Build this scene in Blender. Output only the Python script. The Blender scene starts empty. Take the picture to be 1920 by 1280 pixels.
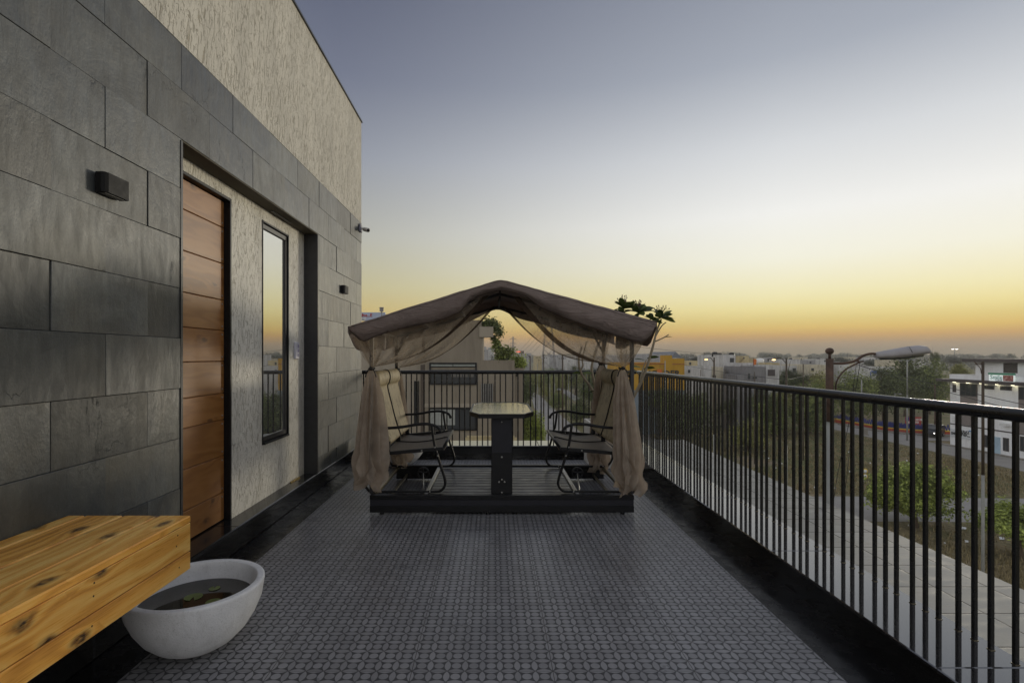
import bpy, math, random
from mathutils import Vector, Matrix, noise
PI = math.pi
R = math.radians
sc = bpy.context.scene
COL = sc.collection
random.seed(7)

# ------------------------------------------------------------------ camera
F, CX, CY, CH = 980.0, 926.0, 667.0, 1.338      # focal (px of a 1920 frame), vanishing point, eye height
cam_d = bpy.data.cameras.new('camera')
cam = bpy.data.objects.new('camera', cam_d)
COL.objects.link(cam)
cam.location = (0, 0, CH)
cam.rotation_euler = (R(90), 0, 0)
cam_d.sensor_width = 36.0
cam_d.lens = 36.0 * F / 1920.0
cam_d.shift_x = (960 - CX) / 1920.0
cam_d.shift_y = (CY - 640) / 1920.0
cam_d.clip_start = 0.05
cam_d.clip_end = 6000
sc.camera = cam


def lin(v):
    v /= 255.0
    return v / 12.92 if v <= 0.04045 else ((v + 0.055) / 1.055) ** 2.4


def rgb(r, g, b, m=1.0):
    return (lin(r) * m, lin(g) * m, lin(b) * m, 1.0)


# ------------------------------------------------------------------ world and sun
SUN_AZ, SUN_EL = R(43), R(2.2)
w = bpy.data.worlds.new('World')
sc.world = w
w.use_nodes = True
nt = w.node_tree
nt.nodes.clear()


class G:
    """tiny node-graph helper"""
    def __init__(s, tree):
        s.t = tree

    def n(s, kind, **kw):
        nd = s.t.nodes.new(kind)
        for k, v in kw.items():
            setattr(nd, k, v)
        return nd

    def put(s, sock, v):
        if v is None:
            return
        if isinstance(v, bpy.types.NodeSocket):
            s.t.links.new(v, sock)
        else:
            sock.default_value = v

    def m(s, op, a, b=None, c=None, clamp=False):
        nd = s.n('ShaderNodeMath', operation=op, use_clamp=clamp)
        s.put(nd.inputs[0], a)
        s.put(nd.inputs[1], b)
        if c is not None:
            s.put(nd.inputs[2], c)
        return nd.outputs[0]

    def v(s, op, a, b=None):
        nd = s.n('ShaderNodeVectorMath', operation=op)
        s.put(nd.inputs[0], a)
        if b is not None:
            s.put(nd.inputs[1], b)
        return nd.outputs[1] if op in ('DOT_PRODUCT', 'LENGTH', 'DISTANCE') else nd.outputs[0]

    def sep(s, v):
        nd = s.n('ShaderNodeSeparateXYZ')
        s.put(nd.inputs[0], v)
        return nd.outputs

    def comb(s, x, y, z):
        nd = s.n('ShaderNodeCombineXYZ')
        for i, q in enumerate((x, y, z)):
            s.put(nd.inputs[i], q)
        return nd.outputs[0]

    def ramp(s, f, stops, interp='LINEAR'):
        nd = s.n('ShaderNodeValToRGB')
        cr = nd.color_ramp
        cr.interpolation = interp
        while len(cr.elements) > 1:
            cr.elements.remove(cr.elements[-1])
        cr.elements[0].position = stops[0][0]
        cr.elements[0].color = stops[0][1]
        for p, c in stops[1:]:
            e = cr.elements.new(p)
            e.color = c
        s.put(nd.inputs[0], f)
        return nd.outputs[0]

    def mix(s, f, a, b, mode='MIX'):
        nd = s.n('ShaderNodeMix', data_type='RGBA', blend_type=mode)
        s.put(nd.inputs[0], f)
        s.put(nd.inputs[6], a)
        s.put(nd.inputs[7], b)
        return nd.outputs[2]

    def rng(s, v, a, b, c=0.0, d=1.0, smooth=False):
        nd = s.n('ShaderNodeMapRange', clamp=True)
        if smooth:
            nd.interpolation_type = 'SMOOTHSTEP'
        for i, q in enumerate((v, a, b, c, d)):
            s.put(nd.inputs[i], q)
        return nd.outputs[0]

    def noise(s, vec, scale=5, detail=3, rough=0.55, dist=0.0):
        nd = s.n('ShaderNodeTexNoise')
        s.put(nd.inputs['Vector'], vec)
        nd.inputs['Scale'].default_value = scale
        nd.inputs['Detail'].default_value = detail
        nd.inputs['Roughness'].default_value = rough
        nd.inputs['Distortion'].default_value = dist
        return nd.outputs[0]

    def vor(s, vec, scale=5, feature='F1', rnd=1.0):
        nd = s.n('ShaderNodeTexVoronoi', feature=feature)
        s.put(nd.inputs['Vector'], vec)
        nd.inputs['Scale'].default_value = scale
        nd.inputs['Randomness'].default_value = rnd
        return nd.outputs

    def bump(s, h, strength=0.4, dist=0.01, normal=None):
        nd = s.n('ShaderNodeBump')
        nd.inputs['Strength'].default_value = strength
        nd.inputs['Distance'].default_value = dist
        s.put(nd.inputs['Height'], h)
        if normal is not None:
            s.put(nd.inputs['Normal'], normal)
        return nd.outputs[0]

    def obj(s):
        return s.n('ShaderNodeTexCoord').outputs['Object']

    def island(s):
        return s.n('ShaderNodeNewGeometry').outputs['Random Per Island']


g = G(nt)
dirv = g.n('ShaderNodeTexCoord').outputs['Generated']
dirv = g.v('NORMALIZE', dirv)
dx, dy, dz = g.sep(dirv)
hl = g.m('SQRT', g.m('ADD', g.m('MULTIPLY', dx, dx), g.m('MULTIPLY', dy, dy)))
hl = g.m('MAXIMUM', hl, 0.001)
az = g.m('DIVIDE', g.m('ADD', g.m('MULTIPLY', dx, math.sin(SUN_AZ)), g.m('MULTIPLY', dy, math.cos(SUN_AZ))), hl)
zc = g.m('MAXIMUM', dz, 0.0)
zf = g.m('POWER', zc, 0.5)                     # finer steps close to the horizon


def sky_ramp(stops):
    return g.ramp(zf, [(math.sqrt(p), rgb(*c)) for p, c in stops])


near = sky_ramp([(0.0, (134, 124, 104)), (0.010, (140, 126, 103)), (0.0205, (164, 138, 104)), (0.034, (204, 162, 96)),
                 (0.046, (224, 190, 106)), (0.0600, (228, 206, 130)), (0.080, (240, 226, 160)), (0.105, (244, 236, 188)), (0.162, (246, 244, 226)),
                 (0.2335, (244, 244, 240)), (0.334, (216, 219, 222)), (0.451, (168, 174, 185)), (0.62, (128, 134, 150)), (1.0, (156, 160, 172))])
far = sky_ramp([(0.0, (132, 120, 108)), (0.017, (150, 128, 106)), (0.036, (186, 150, 100)), (0.060, (203, 174, 112)),
                (0.087, (200, 180, 122)), (0.127, (194, 186, 146)), (0.213, (180, 180, 170)), (0.346, (148, 153, 164)),
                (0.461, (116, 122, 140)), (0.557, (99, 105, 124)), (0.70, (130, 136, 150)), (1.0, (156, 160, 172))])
back = sky_ramp([(0.0, (206, 200, 194)), (0.1, (230, 227, 224)), (0.3, (232, 233, 236)), (0.6, (198, 202, 210)), (1.0, (156, 160, 172))])  # unseen sky behind and overhead, brightened to fill the foreground with light
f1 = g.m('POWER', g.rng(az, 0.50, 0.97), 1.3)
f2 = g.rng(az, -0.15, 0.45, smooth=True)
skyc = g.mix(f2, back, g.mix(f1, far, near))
nis = g.n('ShaderNodeTexSky', sky_type='NISHITA', sun_disc=False)
nis.sun_elevation = SUN_EL
nis.sun_rotation = SUN_AZ
nis.altitude = 500
nis.dust_density = 4.0
bg = g.n('ShaderNodeBackground')
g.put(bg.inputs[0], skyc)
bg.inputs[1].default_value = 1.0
bg2 = g.n('ShaderNodeBackground')
g.put(bg2.inputs[0], nis.outputs[0])
bg2.inputs[1].default_value = 0.0012
add = g.n('ShaderNodeAddShader')
g.put(add.inputs[0], bg.outputs[0])
g.put(add.inputs[1], bg2.outputs[0])
wo = g.n('ShaderNodeOutputWorld')
g.put(wo.inputs[0], add.outputs[0])

sun_d = bpy.data.lights.new('sun', 'SUN')
sun_d.energy = 1.8
sun_d.angle = R(9)
sun_d.color = (1.0, 0.91, 0.74)
sun = bpy.data.objects.new('sun', sun_d)
COL.objects.link(sun)
sd = Vector((math.sin(SUN_AZ) * math.cos(SUN_EL), math.cos(SUN_AZ) * math.cos(SUN_EL), math.sin(SUN_EL)))
sun.rotation_euler = sd.to_track_quat('Z', 'Y').to_euler()

sc.view_settings.view_transform = 'Standard'
sc.view_settings.look = 'None'
sc.view_settings.exposure = 0.0
sc.view_settings.gamma = 1.0
sc.render.engine = 'CYCLES'
sc.cycles.use_denoising = True
sc.cycles.max_bounces = 8
sc.cycles.transparent_max_bounces = 24
sc.cycles.sample_clamp_indirect = 6


# ------------------------------------------------------------------ helpers
def P(px, py, Y):
    """the point at depth Y that a photo pixel looks at"""
    return Vector(((px - CX) * Y / F, Y, CH - (py - CY) * Y / F))


ZG = -10.66


def GP(px, py, z=ZG):
    Y = (CH - z) * F / (py - CY)
    return Vector(((px - CX) * Y / F, Y, z))


class MB:
    def __init__(s):
        s.v, s.f, s.mi, s.sm = [], [], [], []

    def add(s, vs, fs, mi=0, smooth=False):
        b = len(s.v)
        s.v += [tuple(q) for q in vs]
        for f in fs:
            s.f.append(tuple(b + i for i in f))
            s.mi.append(mi)
            s.sm.append(smooth)
        return s

    def box(s, x0, x1, y0, y1, z0, z1, mi=0):
        vs = [(x, y, z) for z in (z0, z1) for y in (y0, y1) for x in (x0, x1)]
        return s.add(vs, [(0, 2, 3, 1), (4, 5, 7, 6), (0, 1, 5, 4), (2, 6, 7, 3), (0, 4, 6, 2), (1, 3, 7, 5)], mi)

    def bbox(s, x0, x1, y0, y1, z0, z1, b=0.004, mi=0):
        """box with chamfered edges"""
        cx, cy, cz = (x0 + x1) / 2, (y0 + y1) / 2, (z0 + z1) / 2
        hx, hy, hz = (x1 - x0) / 2, (y1 - y0) / 2, (z1 - z0) / 2
        b = min(b, hx * .9, hy * .9, hz * .9)
        vs, idx = [], {}
        for sx in (-1, 1):
            for sy in (-1, 1):
                for sz in (-1, 1):
                    for a in range(3):
                        q = [hx - b, hy - b, hz - b]
                        q[a] = (hx, hy, hz)[a]
                        idx[(sx, sy, sz, a)] = len(vs)
                        vs.append((cx + sx * q[0], cy + sy * q[1], cz + sz * q[2]))
        fs = []
        for sg in (-1, 1):
            fs.append([idx[(sg, a, c, 0)] for a, c in ((-1, -1), (1, -1), (1, 1), (-1, 1))])
            fs.append([idx[(a, sg, c, 1)] for a, c in ((-1, -1), (1, -1), (1, 1), (-1, 1))])
            fs.append([idx[(a, c, sg, 2)] for a, c in ((-1, -1), (1, -1), (1, 1), (-1, 1))])
        for p in (-1, 1):
            for q in (-1, 1):
                fs.append([idx[(p, q, -1, 0)], idx[(p, q, 1, 0)], idx[(p, q, 1, 1)], idx[(p, q, -1, 1)]])
                fs.append([idx[(p, -1, q, 0)], idx[(p, 1, q, 0)], idx[(p, 1, q, 2)], idx[(p, -1, q, 2)]])
                fs.append([idx[(-1, p, q, 1)], idx[(1, p, q, 1)], idx[(1, p, q, 2)], idx[(-1, p, q, 2)]])
        for sx in (-1, 1):
            for sy in (-1, 1):
                for sz in (-1, 1):
                    fs.append([idx[(sx, sy, sz, 0)], idx[(sx, sy, sz, 1)], idx[(sx, sy, sz, 2)]])
        return s.add(vs, fs, mi)

    def tube(s, pts, r, n=8, mi=0, cap=True, flat=1.0):
        pts = [Vector(p) for p in pts]
        rs = r if isinstance(r, (list, tuple)) else [r] * len(pts)
        vs, fs = [], []
        up = None
        for i, p in enumerate(pts):
            t = (pts[min(i + 1, len(pts) - 1)] - pts[max(i - 1, 0)]).normalized()
            if up is None:
                up = Vector((0, 0, 1)) if abs(t.z) < 0.9 else Vector((0, 1, 0))
            a = t.cross(up)
            if a.length < 1e-5:
                a = t.orthogonal()
            a.normalize()
            up = a.cross(t).normalized()
            for k in range(n):
                th = 2 * PI * (k + .5) / n
                vs.append(p + (a * math.cos(th) + up * math.sin(th) * flat) * rs[i])
        for i in range(len(pts) - 1):
            for k in range(n):
                k2 = (k + 1) % n
                fs.append((i * n + k, i * n + k2, (i + 1) * n + k2, (i + 1) * n + k))
        if cap:
            fs.append(tuple(range(n))[::-1])
            fs.append(tuple((len(pts) - 1) * n + k for k in range(n)))
        return s.add(vs, fs, mi, n > 4)

    def lathe(s, c, prof, n=32, mi=0, wob=None):
        vs, fs = [], []
        for j, (r, z) in enumerate(prof):
            for k in range(n):
                th = 2 * PI * k / n
                rr = r * (wob(th, j) if wob else 1)
                vs.append((c[0] + rr * math.cos(th), c[1] + rr * math.sin(th), c[2] + z))
        for j in range(len(prof) - 1):
            for k in range(n):
                k2 = (k + 1) % n
                fs.append((j * n + k, j * n + k2, (j + 1) * n + k2, (j + 1) * n + k))
        return s.add(vs, fs, mi, True)

    def ball(s, c, r, n=10, mi=0, sq=(1, 1, 1)):
        vs, fs = [], []
        m = max(4, n // 2)
        for j in range(m + 1):
            ph = PI * j / m
            for k in range(n):
                th = 2 * PI * k / n
                vs.append((c[0] + r * sq[0] * math.sin(ph) * math.cos(th), c[1] + r * sq[1] * math.sin(ph) * math.sin(th), c[2] + r * sq[2] * math.cos(ph)))
        for j in range(m):
            for k in range(n):
                k2 = (k + 1) % n
                fs.append((j * n + k, (j + 1) * n + k, (j + 1) * n + k2, j * n + k2))
        return s.add(vs, fs, mi, True)

    def prism(s, poly, axis, a0, a1, mi=0):
        """extrude a 2D polygon along an axis: 'x' takes (y,z), 'y' takes (x,z), 'z' takes (x,y)"""
        def q(p, a):
            return {'x': (a, p[0], p[1]), 'y': (p[0], a, p[1]), 'z': (p[0], p[1], a)}[axis]
        n = len(poly)
        vs = [q(p, a0) for p in poly] + [q(p, a1) for p in poly]
        fs = [tuple(range(n))[::-1], tuple(range(n, 2 * n))]
        fs += [(i, (i + 1) % n, n + (i + 1) % n, n + i) for i in range(n)]
        return s.add(vs, fs, mi)

    def grid(s, fn, nu, nv, mi=0):
        vs = [fn(i / nu, j / nv) for i in range(nu + 1) for j in range(nv + 1)]
        fs = [(i * (nv + 1) + j, (i + 1) * (nv + 1) + j, (i + 1) * (nv + 1) + j + 1, i * (nv + 1) + j + 1) for i in range(nu) for j in range(nv)]
        return s.add(vs, fs, mi, True)

    def build(s, name, mats, parent=None, fix=True):
        me = bpy.data.meshes.new(name)
        me.from_pydata(s.v, [], s.f)
        for m_ in (mats if isinstance(mats, (list, tuple)) else [mats]):
            me.materials.append(m_)
        me.polygons.foreach_set('material_index', s.mi)
        me.polygons.foreach_set('use_smooth', s.sm)
        if fix:
            import bmesh
            bm = bmesh.new()
            bm.from_mesh(me)
            bmesh.ops.recalc_face_normals(bm, faces=bm.faces)
            bm.to_mesh(me)
            bm.free()
        me.update()
        o = bpy.data.objects.new(name, me)
        COL.objects.link(o)
        if parent is not None:
            o.parent = parent
            base = parent
            off = Vector((0, 0, 0))
            while base is not None:
                off += base.location
                base = base.parent
            o.location = -off if not getattr(s, 'local', False) else Vector((0, 0, 0))
        return o


def tag(o, label, cat, group=None):
    o['label'] = label
    o['category'] = cat
    if group:
        o['group'] = group
    return o


def thing(name, label, cat, loc=(0, 0, 0), group=None):
    o = bpy.data.objects.new(name, None)
    COL.objects.link(o)
    o.location = loc
    return tag(o, label, cat, group)


def kind(o, k):
    o['kind'] = k
    return o


def copy_tree(o, parent=None):
    c = o.copy()
    COL.objects.link(c)
    c.parent = parent
    for ch in list(o.children):
        copy_tree(ch, c)
    return c


def smooth_path(pts, n=6):
    pts = [Vector(p) for p in pts]
    out = []
    for i in range(len(pts) - 1):
        p0, p1, p2, p3 = pts[max(i - 1, 0)], pts[i], pts[i + 1], pts[min(i + 2, len(pts) - 1)]
        for k in range(n):
            t = k / n
            out.append(0.5 * ((2 * p1) + (p2 - p0) * t + (2 * p0 - 5 * p1 + 4 * p2 - p3) * t * t + (3 * p1 - p0 - 3 * p2 + p3) * t ** 3))
    out.append(pts[-1])
    return out


def interp(tab, x):
    if x <= tab[0][0]:
        return tab[0][1]
    for (a, b), (c, d) in zip(tab, tab[1:]):
        if x <= c:
            return b + (d - b) * (x - a) / (c - a)
    return tab[-1][1]


def sm(t):
    t = max(0.0, min(1.0, t))
    return t * t * (3 - 2 * t)


def text_mesh(txt, size, mat, name, parent, loc, rot, depth=0.01, bold=0.0, align='LEFT'):
    cu = bpy.data.curves.new(name, 'FONT')
    cu.body = txt
    cu.size = size
    cu.extrude = depth
    cu.offset = bold
    cu.align_x = align
    cu.resolution_u = 2
    tmp = bpy.data.objects.new('tmp', cu)
    COL.objects.link(tmp)
    bpy.context.view_layer.update()
    me = bpy.data.meshes.new_from_object(tmp.evaluated_get(bpy.context.evaluated_depsgraph_get()))
    bpy.data.objects.remove(tmp)
    me.materials.clear()
    me.materials.append(mat)
    o = bpy.data.objects.new(name, me)
    COL.objects.link(o)
    o.parent = parent
    o.location = Vector(loc) - (parent.location if parent else Vector((0, 0, 0)))
    o.rotation_euler = rot
    return o


# ------------------------------------------------------------------ materials
def mat(name):
    m_ = bpy.data.materials.new(name)
    m_.use_nodes = True
    t = m_.node_tree
    t.nodes.clear()
    gg = G(t)
    b = gg.n('ShaderNodeBsdfPrincipled')
    o = gg.n('ShaderNodeOutputMaterial')
    t.links.new(b.outputs[0], o.inputs[0])
    return m_, gg, b, o


def simple(name, col, rough=0.6, var=0.15, nscale=6.0, metal=0.0, spec=0.5, bump=0.0, bscale=60.0, isl=0.0, ior=None):
    m_, q, b, o = mat(name)
    co = q.obj()
    n1 = q.noise(co, nscale, 5, 0.6)
    lo = tuple(c * (1 - var) for c in col[:3]) + (1,)
    hi = tuple(min(1, c * (1 + var)) for c in col[:3]) + (1,)
    c = q.ramp(n1, [(0.3, lo), (0.7, hi)])
    if isl:
        k = q.rng(q.island(), 0, 1, 1 - isl, 1 + isl)
        c = q.mix(1.0, c, q.comb(k, k, k), 'MULTIPLY')
    q.put(b.inputs['Base Color'], c)
    q.put(b.inputs['Roughness'], q.rng(n1, 0.3, 0.7, max(0, rough - .07), min(1, rough + .07)))
    b.inputs['Metallic'].default_value = metal
    b.inputs['Specular IOR Level'].default_value = spec
    if ior:
        b.inputs['IOR'].default_value = ior
    if bump:
        q.put(b.inputs['Normal'], q.bump(q.noise(co, bscale, 4, 0.6), bump, 0.004))
    return m_


def slate_mat():
    m_, q, b, o = mat('slate')
    co = q.obj()
    isl = q.island()
    off = q.v('ADD', co, q.comb(q.m('MULTIPLY', isl, 31.0), q.m('MULTIPLY', isl, 17.0), q.m('MULTIPLY', isl, 5.0)))
    big = q.noise(off, 2.6, 5, 0.62, 0.6)
    st = q.v('MULTIPLY', off, (1, 3.0, 0.8))
    mid = q.noise(st, 7, 6, 0.65, 0.3)
    fine = q.noise(off, 95, 4, 0.7)
    c = q.ramp(big, [(0.28, rgb(48, 51, 52)), (0.5, rgb(72, 76, 77)), (0.72, rgb(98, 100, 96))])
    c = q.mix(q.rng(mid, 0.35, 0.7, 0, .55), c, rgb(50, 49, 45))
    warm = q.noise(q.v('ADD', off, (3.1, 0, 0)), 1.5, 4, .6)
    c = q.mix(q.rng(warm, .48, .68, 0, .45), c, rgb(92, 86, 70))
    k = q.rng(isl, 0, 1, 0.55, 1.4)
    c = q.mix(1.0, c, q.comb(k, k, k), 'MULTIPLY')
    fk = q.rng(fine, 0.3, 0.7, 0.82, 1.15)
    c = q.mix(1.0, c, q.comb(fk, fk, fk), 'MULTIPLY')
    chip = q.vor(q.v('ADD', off, q.comb(0, q.m('MULTIPLY', mid, .35), q.m('MULTIPLY', big, .3))), 2.2, 'DISTANCE_TO_EDGE')[0]
    crack = q.m('MULTIPLY', q.rng(chip, 0.0, 0.006, 1.0, 0.0), q.rng(q.noise(off, 2.0, 2), 0.56, 0.62))
    c = q.mix(q.m('MULTIPLY', crack, .6), c, rgb(30, 30, 28))
    q.put(b.inputs['Base Color'], c)
    q.put(b.inputs['Roughness'], q.m('ADD', q.rng(mid, 0.3, 0.7, 0.30, 0.46), q.m('MULTIPLY', q.m('FRACT', q.m('MULTIPLY', isl, 43.0)), .14)))
    h = q.m('ADD', q.m('MULTIPLY', big, 1.3), q.m('ADD', q.m('MULTIPLY', mid, .75), q.m('MULTIPLY', fine, .16)))
    h = q.m('SUBTRACT', h, q.m('MULTIPLY', crack, .25))
    b.inputs['IOR'].default_value = 1.6
    q.put(b.inputs['Normal'], q.bump(h, 0.5, 0.010))
    return m_


def plaster_mat(name, base, dark):
    """rustic trowelled plaster: short vertical worm-holes with broken edges"""
    m_, q, b, o = mat(name)
    co = q.obj()
    warp = q.noise(co, 9, 2, 0.5)
    a = q.v('ADD', q.v('MULTIPLY', co, (1, 46, 8.0)), q.comb(0, q.m('MULTIPLY', warp, 3.0), q.m('MULTIPLY', warp, 2.0)))
    n1 = q.noise(a, 1.6, 4, 0.62, 0.5)
    a2 = q.v('MULTIPLY', co, (1, 30, 36))
    n2 = q.noise(a2, 1.5, 3, 0.6, 1.2)
    gr = q.rng(n1, 0.36, 0.46)
    gr2 = q.rng(n2, 0.30, 0.38)
    hh = q.m('MULTIPLY', gr, gr2)
    fine = q.noise(co, 160, 3, 0.6)
    stain = q.noise(q.v('MULTIPLY', co, (1, 2.4, .6)), 1.8, 5, 0.6)
    c = q.mix(q.m('SUBTRACT', 1.0, hh), base, dark)
    sk = q.rng(stain, 0.3, 0.7, 0.84, 1.08)
    c = q.mix(1.0, c, q.comb(sk, sk, q.m('MULTIPLY', sk, .985)), 'MULTIPLY')
    q.put(b.inputs['Base Color'], c)
    b.inputs['Roughness'].default_value = 0.85
    b.inputs['Specular IOR Level'].default_value = 0.25
    q.put(b.inputs['Normal'], q.bump(q.m('ADD', hh, q.m('MULTIPLY', fine, .18)), 0.8, 0.006))
    return m_


def granite_mat(name, ior=1.55, rough=0.09, base=0.010):
    m_, q, b, o = mat(name)
    co = q.obj()
    sp = q.noise(co, 420, 2, 0.5)
    cl = q.noise(co, 8, 4, 0.6)
    c = q.ramp(sp, [(0.45, (base, base, base * 1.05, 1)), (0.66, (base * 2.2, base * 2.2, base * 2.3, 1)), (0.78, (base * 7, base * 7, base * 7.2, 1))])
    q.put(b.inputs['Base Color'], c)
    q.put(b.inputs['Roughness'], q.rng(cl, 0.35, 0.75, rough * .6, rough * 1.6))
    b.inputs['IOR'].default_value = ior
    return m_


def tile_mat():
    m_, q, b, o = mat('patterned_floor_tile')
    co = q.obj()
    x, y, z = q.sep(co)
    x = q.m('ADD', x, 1.549)
    y = q.m('SUBTRACT', y, 0.422)
    per = 0.075
    xs, ys = q.m('DIVIDE', x, per), q.m('DIVIDE', y, per)
    u, v = q.m('FRACT', xs), q.m('FRACT', ys)
    du = q.m('MINIMUM', u, q.m('SUBTRACT', 1.0, u))
    dv = q.m('MINIMUM', v, q.m('SUBTRACT', 1.0, v))

    def lens(d, t, wd):
        prof = q.m('MULTIPLY', q.m('MULTIPLY', t, q.m('SUBTRACT', 1.0, t)), 4 * wd)
        return q.rng(q.m('SUBTRACT', prof, d), 0.0, 0.035)
    l1 = lens(dv, u, 0.195)
    l2 = lens(du, v, 0.195)
    rr = q.m('SQRT', q.m('ADD', q.m('POWER', q.m('SUBTRACT', u, .5), 2.0), q.m('POWER', q.m('SUBTRACT', v, .5), 2.0)))
    cc = q.rng(rr, 0.285, 0.25)
    shape = q.m('MAXIMUM', cc, q.m('MAXIMUM', l1, l2))
    # a tone for each petal
    wn = q.n('ShaderNodeTexWhiteNoise', noise_dimensions='3D')
    idx = q.m('ADD', q.m('MULTIPLY', l1, 1.0), q.m('MULTIPLY', cc, 2.0))
    q.put(wn.inputs['Vector'], q.comb(q.m('FLOOR', q.m('ADD', xs, q.m('MULTIPLY', l2, .5))), q.m('FLOOR', q.m('ADD', ys, q.m('MULTIPLY', l1, .5))), q.m('ROUND', idx)))
    tone = q.rng(wn.outputs[0], 0, 1, 0.86, 1.12)
    wear = q.noise(co, 2.2, 5, 0.65)
    stre = q.noise(q.v('MULTIPLY', co, (60, 9, 1)), 1.0, 3, 0.6)
    light = q.mix(q.rng(stre, .3, .7, 0, .5), rgb(138, 138, 140), rgb(150, 149, 150))
    light = q.mix(1.0, light, q.comb(tone, tone, tone), 'MULTIPLY')
    c = q.mix(shape, rgb(66, 66, 69), light)
    wk = q.rng(wear, 0.3, 0.7, 0.85, 1.1)
    c = q.mix(1.0, c, q.comb(wk, wk, wk), 'MULTIPLY')
    gx, gy = q.m('FRACT', q.m('DIVIDE', x, 0.6)), q.m('FRACT', q.m('DIVIDE', y, 0.6))
    gx = q.m('MINIMUM', gx, q.m('SUBTRACT', 1.0, gx))
    gy = q.m('MINIMUM', gy, q.m('SUBTRACT', 1.0, gy))
    gr = q.rng(q.m('MINIMUM', gx, gy), 0.0015, 0.0032, 1.0, 0.0)
    c = q.mix(gr, c, rgb(46, 45, 44))
    dust = q.m('MAXIMUM', q.rng(q.noise(co, 46, 3, .7), 0.66, 0.74, 0, .25), q.rng(q.noise(q.v('MULTIPLY', co, (1.6, .7, 1)), 1.3, 6, .7, 1.5), 0.55, 0.75, 0, .22))
    c = q.mix(dust, c, rgb(128, 124, 118))
    q.put(b.inputs['Base Color'], c)
    q.put(b.inputs['Roughness'], q.m('ADD', q.rng(wear, 0.3, 0.7, 0.25, 0.38), q.m('MULTIPLY', q.m('SUBTRACT', 1.0, shape), .08)))
    b.inputs['IOR'].default_value = 1.42
    q.put(b.inputs['Normal'], q.bump(q.m('SUBTRACT', q.m('MULTIPLY', shape, .15), gr), 0.15, 0.002))
    return m_


def wood_mat(name, c_lo, c_mid, c_hi, c_knot, along='y', knots=1.0, rough=0.35, ring=1.0):
    m_, q, b, o = mat(name)
    co = q.obj()
    isl = q.island()
    x, y, z = q.sep(co)
    al = {'y': y, 'x': x, 'z': z}[along]
    ac = {'y': q.m('ADD', x, z), 'x': q.m('ADD', y, z), 'z': q.m('ADD', x, y)}[along]
    r1 = q.m('MULTIPLY', isl, 31.7)
    r2 = q.m('MULTIPLY', q.m('FRACT', q.m('MULTIPLY', isl, 91.3)), 11.0)
    ac2, al2 = q.m('ADD', ac, r1), q.m('ADD', al, r2)
    kv = q.comb(q.m('MULTIPLY', ac2, 9.0), q.m('MULTIPLY', al2, 4.6), r1)
    wv = q.noise(kv, 2.0, 3, 0.5)
    kv2 = q.v('ADD', kv, q.comb(q.m('MULTIPLY', wv, .22), q.m('MULTIPLY', wv, .3), 0))
    vn = q.n('ShaderNodeTexVoronoi', feature='F1', voronoi_dimensions='2D')
    q.put(vn.inputs['Vector'], kv2)
    vn.inputs['Scale'].default_value = 1.0
    vo = vn.outputs
    d = vo[0]
    keep = q.rng(q.sep(vo[1])[0], 1.0 - 0.46 * knots, 1.0 - 0.45 * knots)
    swirl = q.m('MULTIPLY', q.m('POWER', 2.718, q.m('MULTIPLY', d, -4.5)), q.m('MULTIPLY', keep, 12.0))
    low = q.noise(q.comb(q.m('MULTIPLY', ac2, 6), q.m('MULTIPLY', al2, .9), 0), 1.0, 3, 0.5)
    ph = q.m('ADD', q.m('MULTIPLY', ac2, 120 * ring), q.m('ADD', q.m('MULTIPLY', low, 36), swirl))
    wave = q.m('ADD', 0.5, q.m('MULTIPLY', q.m('SINE', ph), 0.5))
    fib = q.noise(q.comb(q.m('MULTIPLY', ac2, 400), q.m('MULTIPLY', al2, 9), r1), 1.0, 3, 0.6)
    t = q.m('ADD', q.m('MULTIPLY', wave, .22), q.m('ADD', q.m('MULTIPLY', low, .62), q.m('MULTIPLY', fib, .26)))
    c = q.ramp(t, [(0.28, c_lo), (0.52, c_mid), (0.80, c_hi)])
    kn = q.m('MULTIPLY', keep, q.rng(d, 0.05, 0.27, 1.0, 0.0, True))
    kn = q.m('MULTIPLY', kn, q.rng(q.noise(kv, 9, 2), 0.3, 0.6, .5, 1.0))
    c = q.mix(kn, c, c_knot)
    tk = q.rng(q.m('FRACT', q.m('MULTIPLY', isl, 57.0)), 0, 1, .86, 1.12)
    c = q.mix(1.0, c, q.comb(tk, tk, tk), 'MULTIPLY')
    q.put(b.inputs['Base Color'], c)
    q.put(b.inputs['Roughness'], q.rng(fib, .3, .7, rough - .06, rough + .08))
    q.put(b.inputs['Normal'], q.bump(q.m('ADD', fib, q.m('MULTIPLY', wave, .5)), 0.12, 0.002))
    return m_


def sheer_mat(name, col, density):
    """woven net: holes between threads become see-through by a fixed share, heavier where the weave bunches"""
    m_, q, b, o = mat(name)
    co = q.obj()
    n1 = q.noise(co, 9, 4, 0.6)
    b.inputs['Roughness'].default_value = 0.9
    b.inputs['Specular IOR Level'].default_value = 0.1
    c = q.ramp(n1, [(0.3, tuple(v_ * .85 for v_ in col[:3]) + (1,)), (0.7, col)])
    q.put(b.inputs['Base Color'], c)
    trl = q.n('ShaderNodeBsdfTranslucent')
    q.put(trl.inputs[0], c)
    mx = q.n('ShaderNodeMixShader')
    mx.inputs[0].default_value = 0.45
    q.put(mx.inputs[1], b.outputs[0])
    q.put(mx.inputs[2], trl.outputs[0])
    tr = q.n('ShaderNodeBsdfTransparent')
    tr.inputs[0].default_value = (0.94, 0.92, 0.89, 1)
    m2 = q.n('ShaderNodeMixShader')
    q.put(m2.inputs[0], q.rng(n1, .3, .7, density - .1, density + .1))
    q.put(m2.inputs[1], tr.outputs[0])
    q.put(m2.inputs[2], mx.outputs[0])
    q.put(o.inputs[0], m2.outputs[0])
    return m_


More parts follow.
